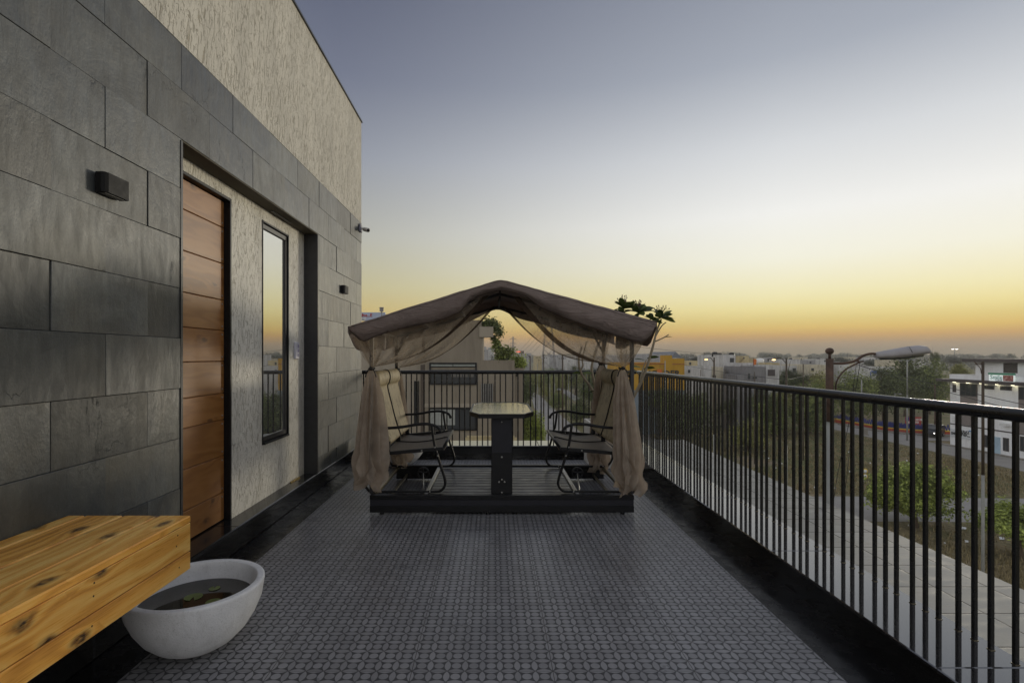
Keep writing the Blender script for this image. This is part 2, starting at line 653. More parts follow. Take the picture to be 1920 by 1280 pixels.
def cloth_mat(name, col, tl=0.2, bump=0.2):
    m_, q, b, o = mat(name)
    co = q.obj()
    n1 = q.noise(co, 5, 5, 0.65)
    c = q.ramp(n1, [(0.3, tuple(v_ * .82 for v_ in col[:3]) + (1,)), (0.7, tuple(v_ * 1.1 for v_ in col[:3]) + (1,))])
    q.put(b.inputs['Base Color'], c)
    b.inputs['Roughness'].default_value = 0.8
    b.inputs['Specular IOR Level'].default_value = 0.3
    cr = q.noise(q.v('MULTIPLY', co, (3.0, 3.0, 13.0)), 1.6, 4, .6, 1.4)
    cr = q.m('ABSOLUTE', q.m('SUBTRACT', cr, .5))
    q.put(b.inputs['Normal'], q.bump(q.m('ADD', q.m('MULTIPLY', q.noise(co, 7, 3, .5, 1.0), .6), q.m('ADD', q.m('MULTIPLY', cr, 1.6), q.m('MULTIPLY', q.noise(co, 300, 2), .06))), bump, 0.035))
    trl = q.n('ShaderNodeBsdfTranslucent')
    q.put(trl.inputs[0], c)
    mx = q.n('ShaderNodeMixShader')
    mx.inputs[0].default_value = tl
    q.put(mx.inputs[1], b.outputs[0])
    q.put(mx.inputs[2], trl.outputs[0])
    q.put(o.inputs[0], mx.outputs[0])
    return m_


def sling_mat(name, base, leaf):
    m_, q, b, o = mat(name)
    co = q.obj()
    wv = q.noise(co, 6, 2)
    cc = q.v('ADD', q.v('MULTIPLY', co, (9, 9, 6.5)), q.comb(q.m('MULTIPLY', wv, 2), q.m('MULTIPLY', wv, 2), q.m('MULTIPLY', wv, 1.2)))
    vo = q.vor(cc, 1.3)
    rad = q.noise(q.v('MULTIPLY', co, (30, 30, 10)), 1.2, 2, .5, 2.5)
    lf = q.m('MULTIPLY', q.rng(vo[0], 0.30, 0.62, 1.0, 0.0), q.rng(rad, .47, .54))
    th = q.noise(q.v('MULTIPLY', co, (120, 120, 40)), 1.0, 2)
    c = q.mix(q.m('MULTIPLY', lf, .75), base, leaf)
    k = q.rng(th, .3, .7, .85, 1.12)
    c = q.mix(1.0, c, q.comb(k, k, k), 'MULTIPLY')
    q.put(b.inputs['Base Color'], c)
    b.inputs['Roughness'].default_value = 0.62
    q.put(b.inputs['Normal'], q.bump(th, 0.15, 0.002))
    return m_


def leaf_mat(name, lo, hi, gloss=0.45, trans=0.25):
    m_, q, b, o = mat(name)
    isl = q.island()
    big = q.noise(q.obj(), 1.1, 3, .6)
    t = q.m('ADD', q.m('MULTIPLY', isl, .6), q.m('MULTIPLY', big, .5))
    c = q.ramp(t, [(0.15, lo), (0.9, hi)])
    q.put(b.inputs['Base Color'], c)
    b.inputs['Roughness'].default_value = gloss
    b.inputs['Specular IOR Level'].default_value = 0.35
    trl = q.n('ShaderNodeBsdfTranslucent')
    q.put(trl.inputs[0], c)
    mx = q.n('ShaderNodeMixShader')
    mx.inputs[0].default_value = trans
    q.put(mx.inputs[1], b.outputs[0])
    q.put(mx.inputs[2], trl.outputs[0])
    q.put(o.inputs[0], mx.outputs[0])
    return m_


def glass_pane(name, col, refl=0.6, rough=0.03, ior=1.9):
    m_, q, b, o = mat(name)
    co = q.obj()
    b.inputs['Base Color'].default_value = col
    b.inputs['Roughness'].default_value = rough
    b.inputs['IOR'].default_value = ior
    b.inputs['Metallic'].default_value = refl
    q.put(b.inputs['Normal'], q.bump(q.noise(co, 2.0, 2), 0.02, 0.01))
    return m_


def emit_mat(name, col, s):
    m_, q, b, o = mat(name)
    b.inputs['Base Color'].default_value = col
    b.inputs['Emission Color'].default_value = col
    b.inputs['Emission Strength'].default_value = s
    return m_


def ground_mat():
    m_, q, b, o = mat('dry_ground')
    co = q.obj()
    big = q.noise(co, 0.035, 5, .6)
    mid = q.noise(co, 0.35, 6, .65)
    fin = q.noise(q.v('MULTIPLY', co, (1, .6, 1)), 3.0, 6, .7)
    c = q.ramp(fin, [(0.25, rgb(94, 84, 62)), (0.5, rgb(138, 124, 96)), (0.75, rgb(170, 154, 124))])
    gr = q.ramp(fin, [(0.25, rgb(74, 76, 48)), (0.7, rgb(122, 122, 82))])
    c = q.mix(q.rng(q.m('ADD', q.m('MULTIPLY', big, .6), q.m('MULTIPLY', mid, .5)), .46, .60), c, gr)
    soil = q.rng(q.noise(co, .12, 4, .6), .60, .68)
    c = q.mix(q.m('MULTIPLY', soil, .8), c, rgb(146, 130, 112))
    q.put(b.inputs['Base Color'], c)
    b.inputs['Roughness'].default_value = 0.95
    b.inputs['Specular IOR Level'].default_value = 0.1
    q.put(b.inputs['Normal'], q.bump(fin, 0.6, 0.15))
    return m_


def slab_mat():
    m_, q, b, o = mat('lower_terrace_paving')
    co = q.obj()
    x, y, z = q.sep(co)
    xs = q.m('DIVIDE', q.m('SUBTRACT', x, 5.46), 0.59)
    ys = q.m('DIVIDE', q.m('SUBTRACT', y, 5.78), 0.6)
    gx, gy = q.m('FRACT', xs), q.m('FRACT', ys)
    gx = q.m('MINIMUM', gx, q.m('SUBTRACT', 1.0, gx))
    gy = q.m('MINIMUM', gy, q.m('SUBTRACT', 1.0, gy))
    gr = q.rng(q.m('MINIMUM', gx, gy), 0.012, 0.022, 1.0, 0.0)
    wn = q.n('ShaderNodeTexWhiteNoise', noise_dimensions='3D')
    q.put(wn.inputs['Vector'], q.comb(q.m('FLOOR', xs), q.m('FLOOR', ys), 0.0))
    tone = q.rng(wn.outputs[0], 0, 1, .92, 1.06)
    st = q.noise(q.v('ADD', q.v('MULTIPLY', co, (1.2, 3, 1)), wn.outputs[1]), 1.6, 5, .62, .8)
    c = q.ramp(st, [(0.3, rgb(122, 120, 112)), (0.55, rgb(150, 148, 140)), (0.75, rgb(166, 164, 156))])
    c = q.mix(1.0, c, q.comb(tone, tone, tone), 'MULTIPLY')
    c = q.mix(q.m('MULTIPLY', gr, .95), c, rgb(40, 40, 40))
    q.put(b.inputs['Base Color'], c)
    q.put(b.inputs['Roughness'], q.rng(st, .3, .7, .5, .75))
    q.put(b.inputs['Normal'], q.bump(q.m('SUBTRACT', q.m('MULTIPLY', st, .2), gr), .3, .004))
    return m_


def dirty_white(name, base, dirt, dscale=0.4, rough=0.8):
    m_, q, b, o = mat(name)
    co = q.obj()
    n1 = q.noise(q.v('MULTIPLY', co, (1, 1, .12)), dscale * 5, 6, .7)
    n2 = q.noise(co, 0.5, 4, .6)
    t = q.m('MULTIPLY', q.rng(n1, .42, .66), q.rng(n2, .25, .6))
    c = q.mix(q.m('MULTIPLY', t, .75), base, dirt)
    q.put(b.inputs['Base Color'], c)
    b.inputs['Roughness'].default_value = rough
    b.inputs['Specular IOR Level'].default_value = .25
    q.put(b.inputs['Normal'], q.bump(q.noise(co, 20, 3, .6), .15, .01))
    return m_


M = {}
M['slate'] = slate_mat()
M['plaster'] = plaster_mat('rustic_plaster', rgb(214, 209, 198), rgb(172, 164, 148))
M['plaster2'] = plaster_mat('rustic_plaster_pale', rgb(232, 228, 218), rgb(190, 183, 168))
M['granite'] = granite_mat('black_granite', 1.55, 0.10)
M['granite_dull'] = granite_mat('honed_granite', 1.36, 0.26, 0.007)
M['coping'] = granite_mat('polished_coping_granite', 2.6, 0.05, 0.016)
M['tile'] = tile_mat()
M['pine'] = wood_mat('pine', rgb(172, 110, 38), rgb(230, 166, 72), rgb(248, 204, 116), rgb(44, 24, 9), 'y', 1.0, 0.30)
M['veneer'] = wood_mat('door_veneer', rgb(116, 72, 34), rgb(144, 96, 48), rgb(162, 114, 64), rgb(84, 50, 24), 'y', 0.25, 0.38, 0.25)
M['black'] = simple('black_metal', (0.008, 0.008, 0.009), 0.42, 0.25, 30, spec=0.32)
M['rail'] = simple('railing_paint', (0.010, 0.0095, 0.009), 0.27, 0.05, 3, spec=0.55)
M['darkgrey'] = simple('dark_grey_metal', (0.03, 0.03, 0.032), 0.4, 0.2, 20)
M['groove'] = simple('grey_profile', (0.020, 0.020, 0.026), 0.5, 0.2, 12, spec=.35)
M['lampbox'] = simple('lamp_box_paint', (0.012, 0.0115, 0.011), 0.6, 0.15, 20, spec=0.22)
M['joint'] = simple('dark_joint', (0.01, 0.01, 0.01), 0.9)
M['steel'] = simple('steel_bolt', (0.42, 0.41, 0.38), 0.35, 0.15, 40, metal=0.9)
M['brassy'] = simple('weathered_rail_metal', (0.20, 0.17, 0.11), 0.35, 0.3, 14, metal=0.7)
M['aluminium'] = simple('aluminium', (0.36, 0.35, 0.33), 0.4, 0.2, 14, metal=0.7)
M['deck'] = simple('deck_slats', (0.028, 0.026, 0.030), 0.38, 0.3, 9, isl=0.2)
M['canopy'] = cloth_mat('canopy_cloth', rgb(154, 139, 132), 0.22, 0.7)
M['piping'] = simple('dark_piping', (0.010, 0.009, 0.008), 0.7)
M['sheer'] = sheer_mat('curtain_net', rgb(194, 180, 162), 0.40)
M['sheer2'] = sheer_mat('curtain_net_gathered', rgb(202, 188, 172), 0.66)
M['hemband'] = sheer_mat('curtain_hem', rgb(84, 70, 60), 0.86)
M['sling'] = sling_mat('back_sling', rgb(162, 146, 110), rgb(88, 78, 52))
M['sling2'] = sling_mat('seat_sling', rgb(112, 102, 88), rgb(96, 86, 72))
M['tableglass'] = None
M['concrete_old'] = simple('cast_stone_plain', rgb(240, 240, 240), 0.8, 0.10, 7, bump=0.7, bscale=120, spec=0.3)
M['pot_white'] = simple('pot_white', rgb(208, 205, 198), 0.6, 0.06, 5, bump=0.1)
M['water'] = simple('dark_pond_water', (0.020, 0.016, 0.010), 0.04, 0.3, 4, spec=0.5)
M['lily'] = simple('lily_leaf', rgb(96, 108, 48), 0.4, 0.3, 20)
M['soil'] = simple('soil', rgb(70, 55, 40), 0.95, 0.4, 20, bump=0.8)
M['glass'] = glass_pane('window_mirror_glass', (0.66, 0.66, 0.64, 1), 0.92, 0.015)
M['cityglass'] = glass_pane('city_window_glass', (0.05, 0.055, 0.06, 1), 0.0, 0.08, 1.7)
M['lampgrey'] = simple('lamp_housing', rgb(160, 156, 156), 0.5, 0.12, 8, bump=.1)
M['rust'] = simple('rusty_paint', rgb(82, 62, 50), 0.75, 0.45, 7, bump=.4)
M['polegrey'] = simple('galvanised_pole', rgb(142, 142, 136), 0.5, 0.15, 3)
M['poledark'] = simple('dark_pole', rgb(70, 58, 44), 0.7, 0.3, 3)
M['white'] = simple('white_paint', rgb(226, 226, 222), 0.6, 0.04, 2)
M['cream'] = simple('cream_plastic', rgb(206, 204, 214), 0.4, 0.04, 6)
M['ground'] = ground_mat()
M['slab'] = slab_mat()
M['asphalt'] = simple('worn_road', rgb(156, 152, 146), 0.9, 0.14, 0.5, spec=.2, bump=.2, bscale=3)
M['kerb'] = simple('kerb_stone', rgb(140, 134, 124), 0.9, 0.2, .7)
M['taupe'] = dirty_white('taupe_render', rgb(146, 136, 120), rgb(122, 112, 98), .3)
M['taupe2'] = dirty_white('taupe_render_light', rgb(164, 154, 138), rgb(138, 128, 112), .3)
M['taupe3'] = dirty_white('taupe_render_dark', rgb(104, 94, 84), rgb(84, 76, 68), .3)
M['wwall'] = dirty_white('whitewash', rgb(206, 204, 200), rgb(128, 122, 114), .3)
M['gwall'] = dirty_white('grey_wash', rgb(170, 168, 168), rgb(110, 106, 100), .3)
M['bwall'] = dirty_white('beige_wash', rgb(196, 180, 140), rgb(130, 112, 84), .3)
M['bwall2'] = dirty_white('cream_wash', rgb(206, 196, 172), rgb(130, 118, 98), .5)
M['gwall2'] = dirty_white('dark_grey_wash', rgb(136, 134, 134), rgb(92, 88, 84), .5)
M['clinic'] = dirty_white('clinic_white', rgb(248, 248, 247), rgb(214, 210, 204), .12)
M['clinicgrey'] = simple('clinic_grey_panel', rgb(136, 126, 120), 0.7, .08, 1)
M['eave'] = simple('dark_eave', rgb(82, 74, 72), 0.7, .1, 1)
M['yellow'] = dirty_white('yellow_paint', rgb(190, 146, 46), rgb(150, 112, 40), .2)
M['redstrip'] = simple('red_strip', rgb(150, 84, 56), .8)
M['orange'] = simple('orange_paint', rgb(206, 110, 40), .7)
M['letter'] = simple('dark_letter', (0.02, 0.02, 0.02), .6)
M['red'] = simple('red_paint', rgb(170, 40, 34), .6)
M['redlow'] = simple('red_band', rgb(176, 70, 46), .7, .2, 1)
M['yel'] = simple('yellow_band', rgb(226, 190, 40), .6)
M['blue'] = simple('blue_paint', rgb(48, 56, 130), .6, .15, 1)
M['tarp'] = simple('blue_tarp', rgb(70, 100, 160), .6, .2, .5)
M['teal'] = simple('teal_sheet', rgb(110, 170, 160), .5)
M['lattice'] = simple('tower_steel', rgb(120, 116, 116), .6, .1, .2)
M['cable'] = simple('cable_black', (0.02, 0.02, 0.02), .7)
M['lampwarm'] = emit_mat('lamp_glow_warm', (1.0, 0.62, 0.22, 1), 4)
M['lampwhite'] = emit_mat('lamp_glow_white', (1.0, 0.95, 0.85, 1), 3)
M['downlight'] = emit_mat('downlight_glow', (1.0, 0.93, 0.62, 1), 7)
M['redglow'] = emit_mat('red_sign_glow', (1.0, 0.12, 0.05, 1), 1.4)
M['signglow'] = emit_mat('backlit_sign_white', (0.80, 0.88, 0.84, 1), 0.45)
M['leaf_dark'] = leaf_mat('leaves_dark', rgb(42, 52, 28), rgb(124, 134, 80))
M['leaf_mid'] = leaf_mat('leaves_mid', rgb(56, 68, 34), rgb(160, 170, 96))
M['leaf_bright'] = leaf_mat('leaves_bright', rgb(40, 58, 24), rgb(206, 218, 116))
M['leaf_olive'] = leaf_mat('leaves_olive', rgb(70, 76, 40), rgb(182, 180, 104))
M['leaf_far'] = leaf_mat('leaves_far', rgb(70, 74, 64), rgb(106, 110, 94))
M['plum'] = leaf_mat('plumeria_leaf', rgb(44, 58, 26), rgb(92, 106, 52), .35)
M['bark'] = simple('bark', rgb(96, 82, 66), .95, .3, 2, bump=.6, bscale=12)
M['plumbark'] = simple('plumeria_bark', rgb(142, 130, 108), .8, .2, 14, bump=.3)
M['strawgrass'] = leaf_mat('straw_blades', rgb(104, 96, 66), rgb(176, 160, 122), .8, .2)
M['carwhite'] = simple('car_white', rgb(224, 226, 230), .3)
M['cardark'] = simple('car_dark', (0.02, 0.022, 0.028), .3)
M['tyre'] = simple('tyre', (0.015, 0.015, 0.015), .9)


def cast_stone():
    m_, q, b, o = mat('cast_stone_white')
    co = q.obj()
    n1 = q.noise(co, 4, 5, .65)
    n2 = q.noise(co, 130, 3, .65)
    n3 = q.noise(q.v('MULTIPLY', co, (1, 1, .35)), 9, 5, .7)
    c = q.ramp(n1, [(.3, rgb(214, 214, 214)), (.7, rgb(242, 242, 242))])
    c = q.mix(q.rng(n3, .52, .74, 0, .35), c, rgb(168, 164, 156))
    c = q.mix(q.rng(n2, .60, .68, 0, .4), c, rgb(150, 148, 145))
    q.put(b.inputs['Base Color'], c)
    b.inputs['Roughness'].default_value = .82
    b.inputs['Specular IOR Level'].default_value = .3
    q.put(b.inputs['Normal'], q.bump(q.m('ADD', n2, q.m('MULTIPLY', n3, .6)), .55, .004))
    return m_


M['concrete_white'] = cast_stone()


def table_glass():
    m_, q, b, o = mat('rippled_table_glass')
    co = q.obj()
    b.inputs['Base Color'].default_value = (0.10, 0.12, 0.09, 1)
    b.inputs['Roughness'].default_value = 0.05
    b.inputs['IOR'].default_value = 1.8
    vo = q.vor(co, 48)[0]
    q.put(b.inputs['Normal'], q.bump(q.m('ADD', vo, q.noise(co, 60, 2)), 0.20, 0.004))
    return m_


M['tableglass'] = table_glass()

# ================================================================== TERRACE
XW = -1.76          # wall face
XK = 1.704          # kerb face
ZP = 0.165          # plinth and kerb tops
ZC = 0.146
YB = 6.95           # rear kerb face, house corner
Y0 = -1.6
XO, YO = 2.06, 7.36  # outer edges of the coping

kind(MB().box(-1.549, 1.451, Y0, 6.72, -0.12, 0.0).build('terrace_floor', M['tile']), 'structure')
b = MB()
b.box(XW + .002, -1.549, Y0, YB, -0.12, -0.0006)
b.box(1.451, XK, Y0, YB, -0.12, -0.0006)
b.box(-1.549, 1.451, 6.72, YB, -0.12, -0.0006)
kind(b.build('floor_border', M['granite_dull']), 'structure')
b = MB()
b.bbox(XK, XO, Y0, YO, -0.13, ZC - .02, .003)
b.bbox(XW - .3, XK, YB, YO, -0.13, ZC - .02, .003)
kind(b.build('parapet_kerb', M['granite']), 'structure')
b = MB()
yy = Y0
while yy < YB - .1:                                   # coping in lengths with fine joints
    b.bbox(XK - .012, XO + .01, yy + .001, min(yy + 1.2, YB + .0) - .001, ZC - .0195, ZC, .004)
    yy += 1.2
for x0, x1 in ((XW - .3, -.6), (-.6, .6), (.6, XO + .01)):
    b.bbox(x0 + .001, x1 - .001, YB - .012 if x1 < XK else YB + .001, YO + .01, ZC - .0195, ZC, .004)
kind(b.build('parapet_coping', M['coping']), 'structure')

# ------------------------------------------------------------------ the railings
ZR = 1.135


def railing(name, label, p0, p1, start, posts):
    """handrail with thin bars standing in groups of three"""
    p0, p1 = Vector(p0), Vector(p1)
    t = thing(name, label, 'railing', p0)
    d = (p1 - p0).normalized()
    L = (p1 - p0).length
    nrm = Vector((-d.y, d.x, 0))
    prof = []
    hw, hh, rr = 0.025, 0.026, 0.022
    for cx_, cz_, a0 in ((hw - rr, hh - rr, 0), (-hw + rr, hh - rr, 90), (-hw + rr, -hh + rr, 180), (hw - rr, -hh + rr, 270)):
        for k in range(4):
            a = R(a0 + 30 * k)
            prof.append((cx_ + rr * math.cos(a), cz_ + rr * math.sin(a)))
    mb = MB()
    vs = []
    for q0 in (0, L):
        for a, c in prof:
            vs.append(p0 + d * q0 + nrm * a + Vector((0, 0, ZR - .026 + c)))
    n = len(prof)
    mb.add(vs, [(i, (i + 1) % n, n + (i + 1) % n, n + i) for i in range(n)] + [tuple(range(n)), tuple(range(n, 2 * n))], 0, True)
    o = mb.build('handrail', M['rail'], t)
    o.data.set_sharp_from_angle(angle=R(40)) if hasattr(o.data, 'set_sharp_from_angle') else None
    first = None
    s = start
    while s < L - .02:
        for q0 in (0.0, 0.073, 0.149):
            if 0.0 < s + q0 < L - .01:
                if first is None:
                    m2 = MB()
                    m2.local = True
                    m2.bbox(-.0085, .0085, -.0085, .0085, ZC, ZR - .05, .002)
                    m2.box(-.0095, .0095, -.0095, .0095, ZC, ZC + .003, 1)
                    first = m2.build('baluster', [M['rail'], M['brassy']], t)
                    first.location = d * (s + q0)
                    first.rotation_euler = (0, 0, math.atan2(d.y, d.x))
                else:
                    c = first.copy()
                    COL.objects.link(c)
                    c.location = d * (s + q0)
        s += 0.2495
    return t


railing('railing', 'long black railing of thin bars along the right edge of the terrace', (2.02, 0.55, 0), (2.02, 7.32, 0), (2.124 - .55) % .2495, None)
railing('railing', 'short black railing behind the swing between the stone wall and the corner', (XW - .28, 7.345, 0), (1.994, 7.345, 0), 0.06, None)

# ------------------------------------------------------------------ the house on the left
house = thing('house', 'house wall of dark slate and pale trowelled plaster beside the terrace', 'house', (XW, 3.0, 0))
YE = 6.955
YR0, YR1, ZL = 2.943, 5.21, 2.548     # recess with the door
XREC = -1.893
b = MB()                              # core walls behind the claddings, roof
b.box(-6.0, XW - .03, Y0, YR0 - .02, -.1, 4.43)
b.box(-6.0, XW - .03, YR1 + .02, YE - .006, -.1, 4.43)
b.box(-6.0, XW - .03, YR0 - .02, YR1 + .02, ZL + .03, 4.43)
b.box(-6.0, -2.2, YR0 - .02, YR1 + .02, -.1, ZL + .03)
b.build('wall_core', M['joint'], house)
b = MB()
rnd = random.Random(3)
ys_even = [2.076 + .58 * k for k in range(-8, 10)]
ys_odd = [2.366 + .58 * k for k in range(-8, 10)]
rows = [2.557 + .28 * k for k in range(-9, 2)]
zrows = [ZP] + [z for z in rows if z > ZP + .06] + [3.095]
for ri in range(len(zrows) - 1):
    z0, z1 = zrows[ri], zrows[ri + 1]
    nrow = round((z0 - 2.557) / .28)
    ys = ys_odd if (nrow % 2 == 1) else ys_even
    cuts = [Y0] + [y for y in ys if Y0 + .1 < y < YE - .08] + [YE]
    spans = []
    for a, c in zip(cuts, cuts[1:]):
        if z1 <= ZL + .03:
            if c <= YR0 or a >= YR1:
                spans.append((a, c))
            else:
                if a < YR0 - .05:
                    spans.append((a, YR0))
                if c > YR1 + .05:
                    spans.append((YR1, c))
        else:
            spans.append((a, c))
    for a, c in spans:
        j = rnd.uniform(-.004, .004)
        gp = .0014
        zz0 = z0
        if z0 < ZL < z1 and a < YR1 and c > YR0:
            zz0 = ZL
        b.bbox(XW - .05, XW + j, a + gp * .5, c - gp * .5, zz0 + gp * .5, z1 - gp * .5, .0015)
b.build('slate_cladding', M['slate'], house)
MB().box(-5.9, XW - .004, Y0, YE + .001, 3.10, 4.438).build('upper_wall', M['plaster'], house)
MB().box(-6.05, XW + .012, Y0, YE + .012, 4.438, 4.456).build('roof_edge', M['darkgrey'], house)
b = MB()
b.box(-2.2, XREC, 3.768, 4.265, ZP, ZL + .03)
b.box(-2.2, XREC, 4.818, YR1 + .02, ZP, ZL + .03)
b.box(-2.2, XREC, 4.265, 4.818, ZP, .608)
b.box(-2.2, XREC, 4.265, 4.818, 2.452, ZL + .03)
b.box(-2.2, XREC, YR0 - .02, 3.768, 2.468, ZL + .03)
b.build('recess_wall', M['plaster2'], house)
b = MB()                               # black lining of the recess
b.box(XREC + .001, XW + .006, YR1 - .004, YR1 + .016, ZP + .001, ZL - .001)
b.build('recess_jamb', M['darkgrey'], house)
b = MB()
b.box(-2.1, XW + .006, YR0 - .012, YR0 + .006, ZP + .001, ZL - .001)
b.build('recess_jamb', M['darkgrey'], house)
b = MB()
b.box(XREC, XW - .002, YR0 + .007, YR1 - .005, ZL, ZL + .028)
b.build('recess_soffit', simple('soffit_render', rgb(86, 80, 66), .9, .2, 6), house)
b = MB()
b.box(XREC + .03, XREC + .055, 4.35, 4.75, ZL - .006, ZL - .0005)
b.build('linear_light', M['black'], house)
b = MB()                               # plinth and ledge
yy = Y0
while yy < YE:
    b.bbox(-1.99, XW + .001, yy + .001, min(yy + 1.3, YE - .002) - .001, 0.0, ZP, .006)
    yy += 1.3
b.build('plinth', M['granite'], house)
b = MB()
b.box(-6.0, XO - .05, Y0, YO - .06, ZG, -.135)
b.build('lower_storeys', M['taupe'], house)

# door
b = MB()
XD = -1.932
zl = [.172, .367, .628, .885, 1.073, 1.30, 1.518, 1.735, 1.994, 2.251, 2.44]
for z0, z1 in zip(zl, zl[1:]):
    b.bbox(XD - .045, XD, YR0 - .06, 3.742, z0 + .0016, z1 - .0016, .0035)
door = b.build('door', M['veneer'], house)
b = MB()
for z in zl[1:-1]:
    for y in (3.05, 3.715):
        for dz_ in (-.03, .03):
            b.ball((XD + .001, y, z + dz_), .0075, 8, 0, (.5, 1, 1))
sc_ = b.build('screw', M['steel'], door)
sc_.location = (0, 0, 0)
b = MB()
b.bbox(-2.0, -1.888, 3.744, 3.766, ZP + .001, 2.466, .003)
b.bbox(-2.0, -1.888, YR0 - .015, 3.744, 2.444, 2.466, .003)
b.build('door_frame', M['black'], house)
# window
b = MB()
wy0, wy1, wz0, wz1 = 4.267, 4.816, .610, 2.450
b.bbox(-2.02, XREC + .006, wy0, wy0 + .014, wz0, wz1, .002)
b.bbox(-2.02, XREC + .006, wy1 - .014, wy1, wz0, wz1, .002)
b.bbox(-2.02, XREC + .006, wy0 + .014, wy1 - .014, wz1 - .016, wz1, .002)
b.bbox(-2.02, XREC + .016, wy0 + .014, wy1 - .014, wz0, wz0 + .016, .002)
wf = b.build('window_frame', M['black'], house)
b = MB()
b.bbox(-1.928, -1.902, wy0 + .016, wy0 + .042, wz0 + .02, wz1 - .02, .003)
b.bbox(-1.928, -1.902, wy1 - .042, wy1 - .016, wz0 + .02, wz1 - .02, .003)
b.bbox(-1.928, -1.902, wy0 + .042, wy1 - .042, wz1 - .06, wz1 - .02, .003)
b.bbox(-1.928, -1.902, wy0 + .042, wy1 - .042, wz0 + .02, wz0 + .06, .003)
o = b.build('sash', M['darkgrey'], wf)
o = MB().box(-1.922, -1.916, wy0 + .042, wy1 - .042, wz0 + .06, wz1 - .06).build('pane', M['glass'], wf)

# fittings fixed to the wall
def wall_lamp(label, y, z, grp):
    t = thing('wall_lamp', label, 'wall lamp', (XW, y, z), grp)
    b_ = MB()
    b_.local = True
    ly, lz, d_ = .075, .044, .046
    prof = [(0, -ly), (d_ * .55, -ly), (d_ * .85, -ly + .006), (d_, -ly + .018), (d_, ly - .004), (d_ - .004, ly), (0, ly)]
    b_.prism([(p[0] + .006, p[1]) for p in prof], 'z', -lz, lz)
    b_.build('lamp_body', M['lampbox'], t)
    c_ = MB()
    c_.local = True
    c_.box(.012, d_ - .006, -ly + .014, ly - .014, -lz - .003, -lz - .0002)
    c_.build('diffuser', simple('lamp_diffuser', (.03, .03, .03), .3), t)
    e_ = MB()
    e_.local = True
    e_.box(-.002, .006, -ly + .01, ly - .01, -lz + .006, lz - .006)
    e_.build('back_plate', M['black'], t)


wall_lamp('black box wall lamp on the slate between the bench and the door', 2.375, 2.106, 'box lamps on the slate wall')
wall_lamp('small black box wall lamp on the slate past the window, near the house corner', 6.07, 2.106, 'box lamps on the slate wall')
t = thing('doorbell_panel', 'small pale lilac panel on the plaster right of the tall window', 'wall panel', (XREC, 4.985, 1.389))
b = MB()
b.bbox(XREC, XREC + .022, 4.94, 5.03, 1.308, 1.470, .006)
b.build('panel_body', M['cream'], t)
b = MB()
for k in range(3):
    b.bbox(XREC + .0222, XREC + .028, 4.985, 5.015, 1.33 + .042 * k, 1.36 + .042 * k, .002)
b.build('button', simple('panel_button', rgb(150, 146, 170), .5), t)
t = tag(MB().bbox(-1.885, -1.868, 4.83, 5.04, ZP + .0005, ZP + .010, .002).build('brass_strip', simple('brass', (.55, .40, .14), .3, .1, 10, metal=.9)),
        'thin brass strip lying on the black ledge below the window', 'strip')
t = thing('security_camera', 'white bullet camera on the house corner under the upper plaster', 'security camera', (XW, 6.9, 2.98))
ck = P(676, 430, 6.85)
b = MB()
b.bbox(XW + .001, XW + .028, 6.79, 6.885, 2.955, 3.055, .006)
b.build('mount', simple('camera_grey', rgb(120, 120, 132), .5), t)
b = MB()
b.tube(smooth_path([(XW + .028, 6.83, 3.005), (XW + .06, 6.83, 3.005), (XW + .08, 6.83, 2.985)], 4), .011, 8)
b.build('arm', M['white'], t)
b = MB()
b.tube([(XW + .05, 6.86, 3.0), (XW + .062, 6.845, 2.995), (XW + .135, 6.76, 2.962), (XW + .137, 6.758, 2.961)], [.020, .027, .027, .024], 14)
b.tube([(XW + .136, 6.759, 2.9615), (XW + .139, 6.755, 2.960)], .020, 14, 1)
b.build('camera_body', [M['pot_white'], M['black']], t)

# ------------------------------------------------------------------ bench and bowl
t = thing('wall_bench', 'thick floating pine bench with knotty boards against the slate wall', 'bench', (-1.5, 1.4, .467))
bx0, bx1, by0, by1, bz0, bz1 = XW + .008, -1.245, 0.2, 2.145, .467, .684
b = MB()
cuts = [bx0, -1.676, -1.520, -1.374, bx1 + .004]
for a, c in zip(cuts, cuts[1:]):
    b.bbox(a + .0035, c - .0035, by0, by1 + .003, bz1 - .028, bz1, .0045)
b.build('top_boards', M['pine'], t)
b = MB()
b.bbox(bx1 - .028, bx1, by0, by1, bz0 + .0735, bz1 - .0285, .0022)
b.bbox(bx1 - .028, bx1, by0, by1, bz0, bz0 + .0705, .0022)
for y in (.75, 1.2, 1.62, 2.06):
    for z in (bz0 + .035, bz0 + .125, bz0 + .165):
        b.ball((bx1, y + .01 * math.sin(y * 9 + z * 40), z), .0035, 6, 1, (.4, 1, 1))
b.build('front_boards', [M['pine'], M['joint']], t)
b = MB()
b.bbox(bx0, bx1 - .029, by1 - .028, by1, bz0 + .0735, bz1 - .0285, .0022)
b.bbox(bx0, bx1 - .029, by1 - .028, by1, bz0, bz0 + .0705, .0022)
b.bbox(bx0, bx1 - .029, by0, by1 - .029, bz0 + .004, bz0 + .02, .002)
b.build('end_boards', M['pine'], t)


